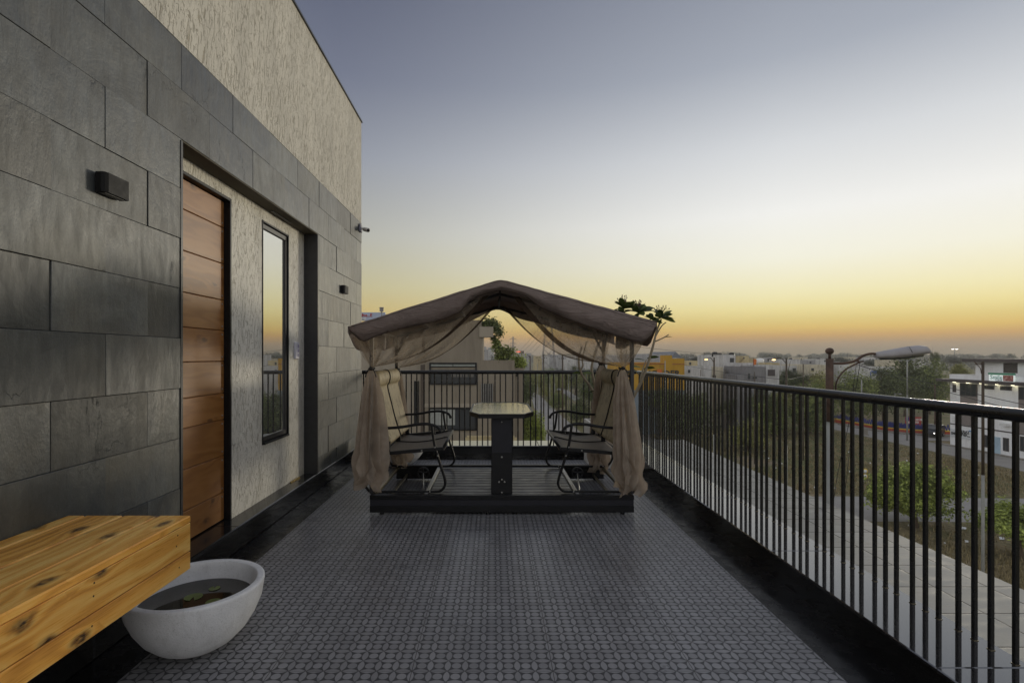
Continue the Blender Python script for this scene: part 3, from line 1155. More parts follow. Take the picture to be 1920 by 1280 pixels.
def bowl(name, label, c, R_, H_, grp=None, fill=True):
    t_ = thing(name, label, 'planter', c, grp)
    prof = [(.02 * R_, 0), (.30 * R_, 0.0), (.42 * R_, .02 * H_), (.58 * R_, .115 * H_), (.74 * R_, .275 * H_), (.87 * R_, .48 * H_), (.96 * R_, .70 * H_), (R_, .95 * H_), (R_, .985 * H_), (R_ - .003, .997 * H_), (R_ - .007, H_),
            (R_ - .027, H_), (R_ - .031, .997 * H_), (R_ - .034, .985 * H_), (R_ - .036, .9 * H_), (.86 * R_ - .02, .6 * H_), (.70 * R_, .33 * H_), (.02, .22 * H_)]
    b_ = MB()
    b_.local = True
    b_.lathe((0, 0, 0), prof, 64)
    b_.build('bowl', M['concrete_white'], t_)
    if fill:
        b_ = MB()
        b_.local = True
        n = 48
        rr = .945 * R_ - .030
        b_.add([(rr * math.cos(2 * PI * k / n), rr * math.sin(2 * PI * k / n), .72 * H_) for k in range(n)], [tuple(range(n))])
        b_.build('water', M['water'], t_)
    return t_


BC = (-1.378, 2.42, 0.001)
bw = bowl('stone_bowl', 'white cast stone bowl of dark water under the end of the pine bench', BC, .291, .288)
rnd = random.Random(5)
for k, (ax, ay, rr, lab) in enumerate(((.09, -.02, .034, 'round yellowish lily leaf floating alone in the stone bowl'),
                                       (-.03, .03, .040, 'brownish lily leaf floating by the bench side of the bowl'),
                                       (.02, .12, .026, 'small lily leaf floating at the far side of the bowl'))):
    b = MB()
    n = 14
    vs = [(0, 0, 0)] + [(rr * (1 + .08 * rnd.random()) * math.cos(.25 + 5.8 * i / n), rr * math.sin(.25 + 5.8 * i / n), .0015 * rnd.random()) for i in range(n + 1)]
    b.add(vs, [(0, i + 1, i + 2) for i in range(n)])
    o = b.build('lily_leaf', M['lily'])
    o.location = (BC[0] + ax, BC[1] + ay, BC[2] + .72 * .288 + .0015)
    o.rotation_euler = (0, 0, rnd.random() * 6)
    tag(o, lab, 'leaf', 'lily leaves in the stone bowl')

bowl('stone_bowl', 'white round bowl planter behind the swing by the house corner', (-1.18, 6.42, .001), .36, .34, None, False)

# ================================================================== GARDEN SWING
YF1, YF2 = 4.47, 5.62            # front and rear frames
XL_, XR_ = -1.045, 1.180
XM = (XL_ + XR_) / 2
sw = thing('garden_swing', 'garden swing with brown cloth canopy, net curtains and two facing seats', 'garden swing', (XM, 5.04, 0))
b = MB()
for y0 in (4.408,):
    b.bbox(-1.048, 1.183, y0, y0 + .052, .125, .163, .003, 0)
    b.bbox(-1.046, 1.181, y0 + .004, y0 + .048, .0745, .1245, .002, 1)
    b.bbox(-1.048, 1.183, y0, y0 + .052, .018, .074, .003, 0)
for x in (-.95, -.05, .18, 1.09):
    b.tube([(x, 4.434, .0005), (x, 4.434, .018)], .018, 10, 0)
base = b.build('base_frame', [M['black'], M['groove']], sw)
b = MB()
b.bbox(-1.048, 1.183, 5.618, 5.67, .018, .163, .003, 0)
for x in (-.95, 1.09):
    b.tube([(x, 5.644, .0005), (x, 5.644, .018)], .018, 10, 0)
b.build('rear_beam', M['black'], base)
for s_ in (1, -1):
    for q_, hw_, z0_, z1_ in ((.02, .014, .128, .158), (.115, .011, .05, .075)):
        x = (XL_ if s_ > 0 else XR_) + s_ * q_
        MB().bbox(x - hw_, x + hw_, 4.461, 5.617, z0_, z1_, .003).build('slide_rail', M['brassy'], base)
for x in (XM - .646, XM + .646):
    MB().bbox(x - .017, x + .017, 4.461, 5.617, .140, .166, .003).build('deck_edge', M['aluminium'], base)
b = MB()
ny = 11
for k in range(ny):
    y0 = 4.466 + k * (1.146 / ny)
    b.bbox(XM - .627, XM + .627, y0, y0 + 1.146 / ny - .008, .128, .1495, .004)
b.build('deck', M['deck'], sw)

# table
b = MB()
b.bbox(XM - .090, XM + .090, 4.462, 4.52, .150, .815, .004, 0)
b.bbox(XM - .086, XM + .086, 4.458, 4.4615, .512, .80, .001, 1)
for x, z in ((0, .775), (0, .475), (0, .282), (-.024, .262), (.024, .262), (0, .172)):
    b.ball((XM + x, 4.461, z), .0085, 8, 2, (1, .5, 1))
tb = b.build('table', [M['black'], M['groove'], M['steel']], sw)
cyT, hl_, hw_ = 4.97, .57, .283
MB().bbox(XM - .090, XM + .090, 5.40, 5.46, .150, .815, .004, 0).build('rear_leg', M['black'], tb)
octo = [(-.195, -hl_), (.195, -hl_), (hw_, -hl_ + .205), (hw_, hl_ - .205), (.195, hl_), (-.195, hl_), (-hw_, hl_ - .205), (-hw_, -hl_ + .205)]
b = MB()
b.prism([(XM + x * .94, cyT + y * .965) for x, y in octo], 'z', .826, .846)
b.build('tabletop', M['tableglass'], tb)
b = MB()
outer = [(XM + x, cyT + y) for x, y in octo]
inner = [(XM + x * .942, cyT + y * .966) for x, y in octo]
vs = [(x, y, z) for z in (.812, .849) for ring in (outer, inner) for x, y in ring]
fs = []
for i in range(8):
    j = (i + 1) % 8
    fs += [(i, j, 16 + j, 16 + i), (8 + j, 8 + i, 24 + i, 24 + j), (16 + i, 16 + j, 24 + j, 24 + i), (j, i, 8 + i, 8 + j)]
b.add(vs, fs)
b.build('table_rim', M['black'], tb)


# seats: one prototype on the left, mirrored on the right
def seat(mir):
    def X(x):
        return 2 * XM - x if mir else x
    fr = MB()

    def frame(y):
        loop = [(-1.0, .716), (-.90, .718), (-.788, .727), (-.66, .748), (-.572, .752), (-.495, .732), (-.463, .70), (-.461, .690)]
        fr.tube(smooth_path([(X(x), y, z) for x, z in loop], 4), .0125, 10)
        fr.ball((X(-.461), y, .690), .0165, 8)
        leg = [(-.535, .745), (-.512, .58), (-.470, .43), (-.424, .285), (-.422, .225), (-.452, .184), (-.51, .170), (-.75, .170), (-1.03, .170), (-1.09, .196), (-1.122, .268), (-1.098, .353), (-1.03, .441), (-.985, .505), (-.968, .634), (-.985, .71)]
        fr.tube(smooth_path([(X(x), y, z) for x, z in leg], 5), .0115, 10)
        fr.prism([(X(-.992), .478), (X(-.992), .508), (X(-.70), .535), (X(-.44), .556), (X(-.43), .530), (X(-.70), .505)], 'y', y - .009, y + .009)
        fr.prism([(X(-.915), .50), (X(-.885), .50), (X(-.915), .60), (X(-.945), .60)], 'y', y - .012, y + .012)
        for x, z in ((-.93, .565), (-.975, .56), (-.945, .497), (-.62, .525), (-.508, .553), (-.484, .48), (-.55, .172), (-1.02, .172)):
            fr.ball((X(x), y - .013, z), .0075, 6, 1, (1, .6, 1))
    for y in (4.50, 5.54):
        frame(y)
    fr.tube([(X(-.435), 4.50, .545), (X(-.435), 5.54, .545)], .013, 8)
    fr.tube([(X(-.955), 4.50, .50), (X(-.955), 5.54, .50)], .012, 8)
    fr.tube([(X(-1.058), 4.50, 1.16), (X(-1.058), 5.54, 1.16)], .013, 8)
    for y in (4.50, 5.54):
        fr.tube(smooth_path([(X(-.915), y, .52), (X(-.96), y, .74), (X(-1.01), y, .98), (X(-1.022), y, 1.08), (X(-1.055), y, 1.165)], 4), .0125, 8)
    for y in (4.52, 5.02, 5.52):            # hinge plates between the seat and the back
        fr.bbox(min(X(-.935), X(-.895)), max(X(-.935), X(-.895)), y - .012, y + .012, .515, .60, .003)
        fr.ball((X(-.915), y - .014, .57), .008, 6, 1)
    fr.tube([(X(-.60), 4.46, .135), (X(-.735), 5.45, .115)], .007, 6, 1)   # axle rod
    st = fr.build('swing_seat', [M['black'], M['steel']], sw)

    def sf(u, v):
        x = -.425 - .515 * u
        z = .562 - .050 * u - .028 * math.sin(PI * min(1, u * 1.02)) - .004 * math.cos(2 * PI * v)
        if u < .06:
            z -= (.06 - u) * .45
        return (X(x), 4.51 + 1.02 * v, z)
    s_ = MB()
    s_.grid(sf, 22, 14)
    o_ = s_.build('seat_sling', M['sling2'], st)
    bp = smooth_path([(-.895, 0, .575), (-.938, 0, .72), (-.985, 0, .92), (-1.012, 0, 1.045), (-.998, 0, 1.085), (-.992, 0, 1.135), (-1.010, 0, 1.185), (-1.05, 0, 1.205), (-1.085, 0, 1.18)], 4)

    def bf(u, v):
        i = u * (len(bp) - 1)
        a = int(min(i, len(bp) - 2))
        p = bp[a].lerp(bp[a + 1], i - a)
        return (X(p.x - .012 * math.sin(PI * v) * math.sin(PI * min(1, u * 1.3))), 4.51 + 1.02 * v, p.z)
    s_ = MB()
    s_.grid(bf, 36, 10)
    o2 = s_.build('back_sling', M['sling'], st)
    for ob in (o_, o2):
        mo = ob.modifiers.new('thick', 'SOLIDIFY')
        mo.thickness = .004
    s_ = MB()
    s_.tube([Vector(sf(k / 20, .5)) + Vector((0, 0, .004)) for k in range(21)], .0055, 6)
    s_.tube([Vector(bf(k / 30, .5)) + Vector((-.004 if mir else .004, 0, .001)) for k in range(31)], .0065, 6)
    s_.build('piping', M['piping'], st)
    w_ = MB()
    wc = Vector((X(-.735), 5.45, .118))
    ring = [wc + Vector((.056 * math.cos(a), 0, .056 * math.sin(a))) for a in [2 * PI * k / 24 for k in range(25)]]
    w_.tube(ring, .009, 6, 0, False)
    for k in range(5):
        a = 2 * PI * k / 5 + .3
        w_.tube([wc, wc + Vector((.052 * math.cos(a), 0, .052 * math.sin(a)))], .007, 6)
    w_.tube([wc - Vector((0, .014, 0)), wc + Vector((0, .014, 0))], .016, 10)
    w_.build('wheel', M['darkgrey'], st)


seat(False)
seat(True)

# posts and roof frame
YC1, YC2 = 4.30, 5.80
kf = YC1 / F
AP = (.053, 1.970)
EL, ER = (-1.202, 1.579), (1.343, 1.619)


def roof_z(x):
    if x < AP[0]:
        t_ = (x - EL[0]) / (AP[0] - EL[0])
        z = EL[1] + (AP[1] - EL[1]) * t_
    else:
        t_ = (ER[0] - x) / (ER[0] - AP[0])
        z = ER[1] + (AP[1] - ER[1]) * t_
    return z - .006 * math.exp(-((x - AP[0]) / .03) ** 2)


for x in (XL_, XR_):
    for y in (YF1, YF2):
        zt = roof_z(x) - .085
        b = MB()
        b.bbox(x - .0155, x + .0155, y - .0155, y + .0155, .163, zt, .003)
        b.build('post', M['darkgrey'], sw)
b = MB()
for y in (YF1, YF2):
    for x0, x1 in ((XL_, AP[0]), (XR_, AP[0])):
        b.tube([(x0, y, roof_z(x0) - .085), (x1, y, AP[1] - .105)], .014, 6)
    b.tube([(AP[0], y, AP[1] - .11), (AP[0], y, AP[1] - .02)], .009, 6)
for f_ in (0.0, .33, .66):
    for x0 in (XL_, XR_):
        x = AP[0] + (x0 - AP[0]) * f_
        b.tube([(x, YF1, roof_z(x) - .1), (x, YF2, roof_z(x) - .1)], .011, 6)
for x0, s_ in ((XL_, 1), (XR_, -1)):
    b.tube([(x0, YF1, roof_z(x0) - .085), (x0, YF2, roof_z(x0) - .085)], .013, 6)
    b.tube([(x0, YF2, 1.36), (x0 + s_ * .13, YF2, roof_z(x0 + s_ * .13) - .09)], .011, 6)
    b.tube([(x0, YF2, 1.36), (x0, YF2 - .18, roof_z(x0) - .09)], .011, 6)
b.build('roof_frame', M['darkgrey'], sw)

# canopy: top sheet, front valance after the photographed hem, other valances
hem = [(652, 614.5), (657, 622), (664, 630), (672, 636.5), (680, 639), (687, 638), (698, 632), (730, 621.5), (760, 613), (812, 603), (840, 594), (863, 584), (880, 563), (898, 553), (915, 548), (938, 543),
       (960, 547), (985, 554), (1014, 575), (1060, 595.6), (1107, 612.5), (1164, 631), (1190, 640), (1205, 641), (1216, 636), (1224, 626), (1229, 614), (1232, 605.5)]
hemX = [((px - CX) * kf, CH - (py - CY) * kf) for px, py in hem]
nx = 96
xs_ = [EL[0] + (ER[0] - EL[0]) * i / nx for i in range(nx + 1)]


def fr_(x, s_):
    return noise.noise((x * 3.1, s_, 0.3)) * .5 + noise.noise((x * 9, s_ * 2, 7.3)) * .25


b = MB()


def top(u, v):
    x = EL[0] + (ER[0] - EL[0]) * u
    y = YC1 + (YC2 - YC1) * v
    z = roof_z(x) - .03 * math.sin(PI * v) * (.25 + .75 * math.sin(PI * ((u * 2) % 1.0))) + .008 * fr_(x * 2, y)
    return (x, y, z)


b.grid(top, nx, 12)


def val_front(u, v):
    x = EL[0] + (ER[0] - EL[0]) * u
    zt = top(u, 0)[2]
    zh = min(interp(hemX, x), zt - .02)
    L_ = zt - zh
    edge = sm(min(u, 1 - u) / .03)
    y = YC1 - (.004 + .016 * L_ / .18 * math.sin(PI * min(1, v))) * edge - .022 * v * fr_(x * 2.2, v * 2.0)
    y += .030 * sm((v - .72) / .28) + .012 * math.sin(x * 11 + 2 * v) * v + .006 * math.sin(x * 47 + 5 * v) * v * v
    return (x, y, zt - L_ * v)


b.grid(val_front, nx * 2, 10)


def val_side(xe, ze, sg):
    def fn(u, v):
        y = YC1 + (YC2 - YC1) * u
        L_ = .185 + .02 * math.sin(u * 9 + xe)
        zt = top(0 if sg < 0 else 1, u)[2]
        e = sm(min(u, 1 - u) / .12)
        L_ = .05 + (L_ - .05) * e
        return (xe + -sg * .03 * v * e + sg * .010 * math.sin(u * 21) * v, y, zt - L_ * v)
    return fn


b.grid(val_side(EL[0], EL[1], -1), 24, 6)
b.grid(val_side(ER[0], ER[1], 1), 24, 6)


def val_rear(u, v):
    x = EL[0] + (ER[0] - EL[0]) * u
    zt = top(u, 1)[2]
    c_ = math.exp(-((x - AP[0]) / .2) ** 2)
    return (x, YC2 + .03 * math.sin(PI * v) + .012 * fr_(x * 2, v + 4), zt - (.165 - .06 * c_ + .012 * math.sin(x * 9)) * v)


b.grid(val_rear, 60, 6)
can = b.build('canopy', M['canopy'], sw)
mo = can.modifiers.new('thick', 'SOLIDIFY')
mo.thickness = .003
b = MB()
b.tube([Vector(val_front(k / 120, 1.0)) + Vector((0, -.003, 0)) for k in range(121)], .0035, 5)
b.tube([Vector(val_front(k / 120, 0.10)) + Vector((0, -.001, 0)) for k in range(121)], .0018, 4)
b.build('piping', cloth_mat('canopy_piping', rgb(84, 72, 64), .05), can)


# curtains
def curtain(name_y, tie, Aend0, Aend1, sag, z_bot, rad, seed, side=None, lean=0.0, hemc=True):
    """a net panel gathered from the rafter to a tie, and its tail hanging below"""
    rn = random.Random(seed)
    tie = Vector(tie)
    A0, A1 = Vector(Aend0), Vector(Aend1)
    ph = rn.random() * 6

    def fan(u, v):
        a = A0.lerp(A1, u)
        a.z += .015 * math.sin(u * 22 + ph)
        tt = tie + Vector(((u - .5) * .022, .012 * math.sin(u * 17), .012 * (1 - u)))
        p = a.lerp(tt, v)
        s_ = (1 - u) ** 1.3 * sag + .03
        p.z -= s_ * math.sin(PI * v) * (1 - .25 * v)
        am = .030 * math.sin(PI * min(1, v * 1.05)) ** .7
        p.y += am * math.sin(u * 26 + ph + 2.0 * math.sin(v * 3)) + .02 * noise.noise((u * 4, v * 3, seed))
        p.z += .012 * math.sin(u * 40 + ph) * math.sin(PI * v)
        return p
    m_ = MB()
    m_.grid(fan, 64, 26)
    if side is not None:
        B0, B1 = Vector(side[0]), Vector(side[1])

        def sfan(u, v):
            a = B0.lerp(B1, u)
            p = a.lerp(tie + Vector((.01, .02 * u, 0)), v)
            p.z -= .03 * math.sin(PI * v)
            p.x += .018 * math.sin(u * 24 + ph) * math.sin(PI * v) + .01 * noise.noise((u * 5, v * 4, seed + 3))
            return p
        m_.grid(sfan, 36, 16)
    o_ = m_.build('curtain', M['sheer'], sw)
    h_ = MB()
    # darker doubled hem along the swagged edge
    h_.grid(lambda u, v: Vector(fan(v * .045, u)) + Vector((0, -.006, 0)), 40, 3)
    h_.build('hem_band', M['hemband'], o_)
    # tail
    tl = MB()
    H_ = tie.z - z_bot

    def tail(u, v):
        th = 2 * PI * u
        r = interp([(0, .018), (.06, .045), (.25, rad * .62), (.6, rad * .85), (.8, rad * .98), (1.0, rad * .86)], v)
        pl = 1 + (.44 * math.sin(th * 9 + ph + 1.4 * v) + .20 * math.sin(th * 17 + 2 * ph) + .18 * math.sin(th * 4 + v * 3)) * min(1, v * 4)
        x = r * pl * math.cos(th)
        y = .75 * r * pl * math.sin(th)
        crump = max(0.0, v - .62)
        x += crump * .22 * noise.noise((math.cos(th) * 2 + seed, math.sin(th) * 2, v * 9))
        y += crump * .16 * noise.noise((math.cos(th) * 2 - seed, math.sin(th) * 2, v * 9 + 4))
        z = tie.z - H_ * v + .035 * v * v * math.sin(th * 3 + ph) + .02 * v * noise.noise((th, v * 5, seed))
        return (tie.x + x + lean * v ** 1.3, tie.y + y, z)
    tl.grid(tail, 180, 30)
    tl.build('gathered_tail', M['sheer2'], o_)
    k_ = MB()
    k_.tube([tie + Vector((.024 * math.cos(a), .022 * math.sin(a), .004 * math.sin(3 * a))) for a in [2 * PI * i / 16 for i in range(17)]], .007, 6)
    k_.ball(tie + Vector((0, -.026, 0)), .016, 8)
    for q_ in (-1, 1):
        k_.tube(smooth_path([tie + Vector((0, -.03, 0)), tie + Vector((.03 * q_, -.04, -.02)), tie + Vector((.045 * q_, -.035, -.07))], 4), .005, 5)
    if True:
        k_.build('tie', M['piping'], o_)


def fz(x, off=.095):
    return roof_z(x) - off


yf_ = 4.42
curtain('f', P(697, 691, yf_), (P(917, 552, yf_).x, yf_, fz(-.04, .10)), (EL[0] + .02, yf_ - .03, 1.50), .15, P(700, 908, yf_).z, .100, 1,
        side=((EL[0] + .03, yf_, 1.50), (EL[0] + .04, YF2, 1.50)), lean=-.02)
curtain('f', P(1166, 690, yf_), (P(962, 548, yf_).x, yf_, fz(.14, .10)), (ER[0] - .02, yf_ - .03, 1.53), .15, P(1185, 922, yf_).z, .088, 2,
        side=((ER[0] - .03, yf_, 1.53), (ER[0] - .04, YF2, 1.53)), lean=.075)
yr_ = YF2 - .03
curtain('r', P(745, 692, yr_), (AP[0] - .04, yr_, AP[1] - .115), (EL[0] + .10, yr_, 1.50), .17, P(745, 870, yr_).z, .075, 3, lean=.03)
curtain('r', P(1127, 682, yr_), (AP[0] + .04, yr_, AP[1] - .115), (ER[0] - .10, yr_, 1.53), .17, P(1127, 880, yr_).z, .085, 4, lean=-.03)

# ------------------------------------------------------------------ white planter with a frangipani
t = thing('planter_box', 'square white planter box behind the right swing seat', 'planter', (1.40, 6.5, 0))
b = MB()
px0, px1, py0, py1, pz = 1.158, 1.640, 6.18, 6.72, .535
for a in ((px0, px0 + .03, py0, py1), (px1 - .03, px1, py0, py1), (px0 + .03, px1 - .03, py0, py0 + .03), (px0 + .03, px1 - .03, py1 - .03, py1)):
    b.bbox(a[0], a[1], a[2], a[3], .003, pz, .004)
b.build('box', M['pot_white'], t)
MB().box(px0 + .03, px1 - .03, py0 + .03, py1 - .03, .4, .49).build('soil', M['soil'], t)

fp = thing('frangipani', 'leggy frangipani with bare curved branches growing in the white planter box', 'plant', (1.42, 6.45, .49))
br = MB()
lv = MB()
rnd = random.Random(11)


def fr_leaf(c, d, L_, w_):
    d = d.normalized()
    sd_ = d.cross(Vector((0, 0, 1)))
    if sd_.length < .1:
        sd_ = Vector((1, 0, 0))
    sd_.normalize()
    rot_ = Matrix.Rotation(rnd.uniform(-.9, .9), 3, d)
    sd_ = rot_ @ sd_
    upn = sd_.cross(d).normalized()
    vs, fs = [], []
    n = 6
    for i in range(n + 1):
        t_ = i / n
        ww = w_ * math.sin(PI * min(1, (.06 + t_ * .94))) ** .7 * (.5 + .7 * t_ if t_ < .75 else 1.02)
        cpt = c + d * (L_ * t_) - Vector((0, 0, 1)) * (.16 * L_ * t_ * t_)
        vs += [cpt - sd_ * ww + upn * ww * .25, cpt, cpt + sd_ * ww + upn * ww * .25]
    for i in range(n):
        a = i * 3
        fs += [(a, a + 1, a + 4, a + 3), (a + 1, a + 2, a + 5, a + 4)]
    lv.add(vs, fs, 0, True)


def cluster(c, n, L_, bud=True, up=.5):
    for k in range(n):
        a = 2 * PI * k / n + rnd.random() * .6
        fr_leaf(Vector(c), Vector((math.cos(a), math.sin(a) * .8, up * rnd.uniform(-.7, 2.6))), L_ * rnd.uniform(.75, 1.15), L_ * .23)
    if bud:
        for k in range(20):
            a = rnd.random() * 6.28
            d = Vector((math.cos(a) * rnd.uniform(.2, 1), math.sin(a) * rnd.uniform(.2, 1), rnd.uniform(.6, 1.2))).normalized()
            p1 = Vector(c) + Vector((0, 0, .05)) + d * rnd.uniform(.04, .12)
            br.tube([Vector(c), Vector(c) + Vector((0, 0, .05)), p1], [.004, .003, .002], 5, 1)
            br.ball(p1, .006, 5, 1, (1, 1, 1.9))


yp = 6.45
rt = Vector((1.42, yp, .47))


def branch(pts, r0, r1):
    pp = smooth_path([Vector(p) for p in pts], 5)
    br.tube(pp, [r0 + (r1 - r0) * i / (len(pp) - 1) for i in range(len(pp))], 8)


branch([rt, P(1128, 762, yp), P(1108, 727, yp), P(1090, 700, yp), P(1085, 674, yp), P(1091, 650, yp)], .022, .011)
branch([P(1088, 694, yp), P(1093, 685, yp), P(1092, 672, yp), P(1100, 640, yp)], .011, .008)
branch([P(1124, 752, yp), P(1113, 712, yp), P(1110, 684, yp), P(1125, 640, yp), P(1160, 600, yp), P(1172, 584, yp)], .02, .010)
branch([P(1125, 640, yp), P(1170, 622, yp), P(1193, 606, yp), P(1196, 592, yp)], .013, .009)
branch([rt + Vector((.06, 0, 0)), P(1190, 740, yp), P(1212, 690, yp), P(1224, 650, yp), P(1231, 622, yp), P(1240, 598, yp)], .022, .010)
branch([P(1228, 633, yp), P(1240, 612, yp), P(1249, 604, yp)], .009, .006)
branch([P(1226, 641, yp), P(1242, 634, yp), P(1254, 627, yp)], .009, .006)
branch([P(1200, 715, yp), P(1206, 690, yp), P(1212, 674, yp)], .011, .007)
cluster(P(1170, 579, yp), 16, .18)
cluster(P(1197, 586, yp), 15, .20)
cluster(P(1240, 596, yp), 17, .18)
cluster(P(1224, 600, yp), 8, .14, False)
cluster(P(1162, 590, yp), 7, .15, False)
for px_, py_, dx_ in ((1210, 676, -1), (1213, 672, 1), (1204, 690, -1), (1206, 692, 1), (1199, 700, -.5)):
    fr_leaf(P(px_, py_, yp), Vector((dx_, -.2, .3)), .15, .028)
fr_leaf(P(1244, 633, yp), Vector((1, -.2, .25)), .11, .012)
for px_, py_ in ((1110, 720), (1105, 735), (1091, 700)):
    for dx_ in (-1, 1):
        fr_leaf(P(px_, py_, yp), Vector((dx_, -.3, .2)), .13, .026)
br.build('branches', [M['plumbark'], simple('bud_stalk', rgb(92, 70, 62), .8)], fp)
lv.build('leaves', M['plum'], fp)

# ================================================================== SURROUNDINGS
ZS = CH - 2.55
b = MB()
b.box(XO + .003, 5.78, -3, 15.9, ZS - .18, ZS)
kind(b.build('lower_terrace', M['slab']), 'structure')
b = MB()
b.box(XO + .02, 5.55, -3, 15.7, ZG, ZS - .185)
tag(b.build('lower_block', M['taupe']), 'lower storeys of the house under the pale paved terrace', 'building')

n = 40
kind(MB().add([(-3000, -800, ZG), (3000, -800, ZG), (3000, 4000, ZG), (-3000, 4000, ZG)], [(0, 1, 2, 3)]).build('ground', M['ground'], fix=False), 'structure')


def sheet(name, pts, m_, dz=.004):
    kind(MB().add([(p[0], p[1], ZG + dz) for p in pts], [tuple(range(len(pts)))]).build(name, m_), 'structure')


sheet('road', [(9, 37.6), (16, 37.9), (30, 37.9), (120, 35), (120, 42.5), (44, 44), (30, 44.7), (20, 44.7), (9, 44.7)], M['asphalt'], .006)
sheet('road', [GP(x, y)[:2] for x, y in ((1040, 930), (1230, 930), (1112, 830), (1069, 793), (1047, 774), (1012, 741), (994, 733), (985, 736), (997, 748), (1010, 790), (1022, 830))], M['asphalt'], .010)
sheet('road', [GP(x, y)[:2] for x, y in ((1036, 722), (1078, 752), (1090, 748), (1052, 724))], M['asphalt'], .014)
sheet('road', [GP(x, y)[:2] for x, y in ((1180, 797), (1212, 799), (1240, 830), (1250, 850), (1180, 850))], M['asphalt'], .018)
sheet('road', [(54.8, 40), (60.6, 40), (60.6, 74), (76, 73), (110, 70), (110, 77), (68, 77.5), (63.5, 80), (61, 88), (61.5, 130), (56.5, 130), (55.5, 88)], M['asphalt'], .022)
b = MB()
b.box(60.6, 61.2, 40, 72, ZG, ZG + .16)
kind(b.build('kerb', M['kerb']), 'structure')

# straw-coloured grass of the empty lot
b = MB()
rnd = random.Random(21)
cnt = 0
while cnt < 15000:
    Y = 24 + 62 * rnd.random() ** 1.3
    X = rnd.uniform(.30 * Y, 1.06 * Y)
    if X > 54 or (36.8 < Y < 45.2) or X < 8:
        continue
    if noise.noise((X * .16, Y * .16, 2)) < -.15 and rnd.random() < .7:
        continue
    cnt += 1
    h = rnd.uniform(.10, .34) * (1 + .5 * noise.noise((X * .1, Y * .1, 5)))
    a = rnd.random() * 6.28
    wv = .022 + .0007 * Y
    for q in range(2):
        a2 = a + q * 1.9
        ox, oy = rnd.uniform(-.15, .15), rnd.uniform(-.15, .15)
        lx, ly = rnd.uniform(-.12, .12), rnd.uniform(-.12, .12)
        b.add([(X + ox - wv * math.cos(a2), Y + oy - wv * math.sin(a2), ZG), (X + ox + wv * math.cos(a2), Y + oy + wv * math.sin(a2), ZG), (X + ox + lx, Y + oy + ly, ZG + h)], [(0, 1, 2)])
kind(b.build('dry_grass', M['strawgrass'], fix=False), 'stuff')
b = MB()
for k in range(70):
    Y = rnd.uniform(30, 72)
    X = rnd.uniform(.5 * Y, .98 * Y)
    if X > 54 or 37 < Y < 45:
        continue
    s_ = rnd.uniform(.06, .22)
    z_ = ZG + .05
    b.add([(X - s_, Y, z_), (X, Y - s_ * .6, z_ + .02), (X + s_, Y + .1, z_ + .08), (X, Y + s_, z_ + .1)], [(0, 1, 2, 3)])
kind(b.build('litter', M['white'], fix=False), 'stuff')


# ------------------------------------------------------------------ trees
def crown_mesh(name, nleaf, clumps, leaf, mt, seed, rx=1.0, rz=1.0, shell=.55, spread=.30):
    """unit crown: leaf-size faces gathered into clumps, centred on the origin"""
    rn = random.Random(seed)
    cs = []
    while len(cs) < clumps:
        d = Vector((rn.gauss(0, 1), rn.gauss(0, 1), rn.gauss(0, 1))).normalized()
        r = rn.uniform(shell, 1.0) * (1 + .22 * noise.noise(d * 1.7 + Vector((seed, 0, 0))))
        c = Vector((d.x * rx, d.y * rx, d.z * rz)) * r * .78
        if c.z < -.75 * rz:
            continue
        cs.append((c, rn.uniform(.6, 1.25)))
    m_ = MB()
    vs, fs = [], []
    for i in range(nleaf):
        c, s_ = cs[rn.randrange(len(cs))]
        q = Vector((rn.gauss(0, 1), rn.gauss(0, 1), rn.gauss(0, .75)))
        if q.length > 2.1:
            q *= 2.1 / q.length
        q *= spread * s_ * .62
        p = c + q
        out = (p + Vector((rn.gauss(0, .5), rn.gauss(0, .5), .5 + rn.gauss(0, .4)))).normalized()
        a = out.orthogonal().normalized()
        a = (Matrix.Rotation(rn.random() * 6.28, 3, out) @ a)
        c2 = out.cross(a)
        l_ = leaf * rn.uniform(.6, 1.35)
        k = len(vs)
        vs += [p - a * l_, p - c2 * l_ * .42 + out * l_ * .12, p + a * l_ * .95 - out * l_ * .2, p + c2 * l_ * .42 + out * l_ * .12]
        fs.append((k, k + 1, k + 2, k + 3))
    m_.add(vs, fs)
    me = bpy.data.meshes.new(name)
    me.from_pydata([tuple(v_) for v_ in vs], [], fs)
    me.materials.append(mt)
    return me, [c for c, s_ in cs]


def trunk_mesh(name, cs, seed, base_z, r, mt):
    rn = random.Random(seed)
    m_ = MB()
    top_ = Vector((0, 0, -.15))
    pts = smooth_path([Vector((0, 0, base_z)), Vector((.03, -.02, base_z * .6)), Vector((-.02, .02, -.45)), top_], 3)
    m_.tube(pts, [r * (1 - .55 * i / (len(pts) - 1)) for i in range(len(pts))], 7)
    for c in rn.sample(cs, min(7, len(cs))):
        s0 = Vector((0, 0, rn.uniform(-.6, -.2)))
        mid = s0.lerp(c, .5) + Vector((rn.uniform(-.08, .08), rn.uniform(-.08, .08), .06))
        pp = smooth_path([s0, mid, c], 3)
        m_.tube(pp, [r * .42 * (1 - .8 * i / (len(pp) - 1)) for i in range(len(pp))], 5)
    me = bpy.data.meshes.new(name)
    me.from_pydata(m_.v, [], m_.f)
    me.materials.append(mt)
    return me


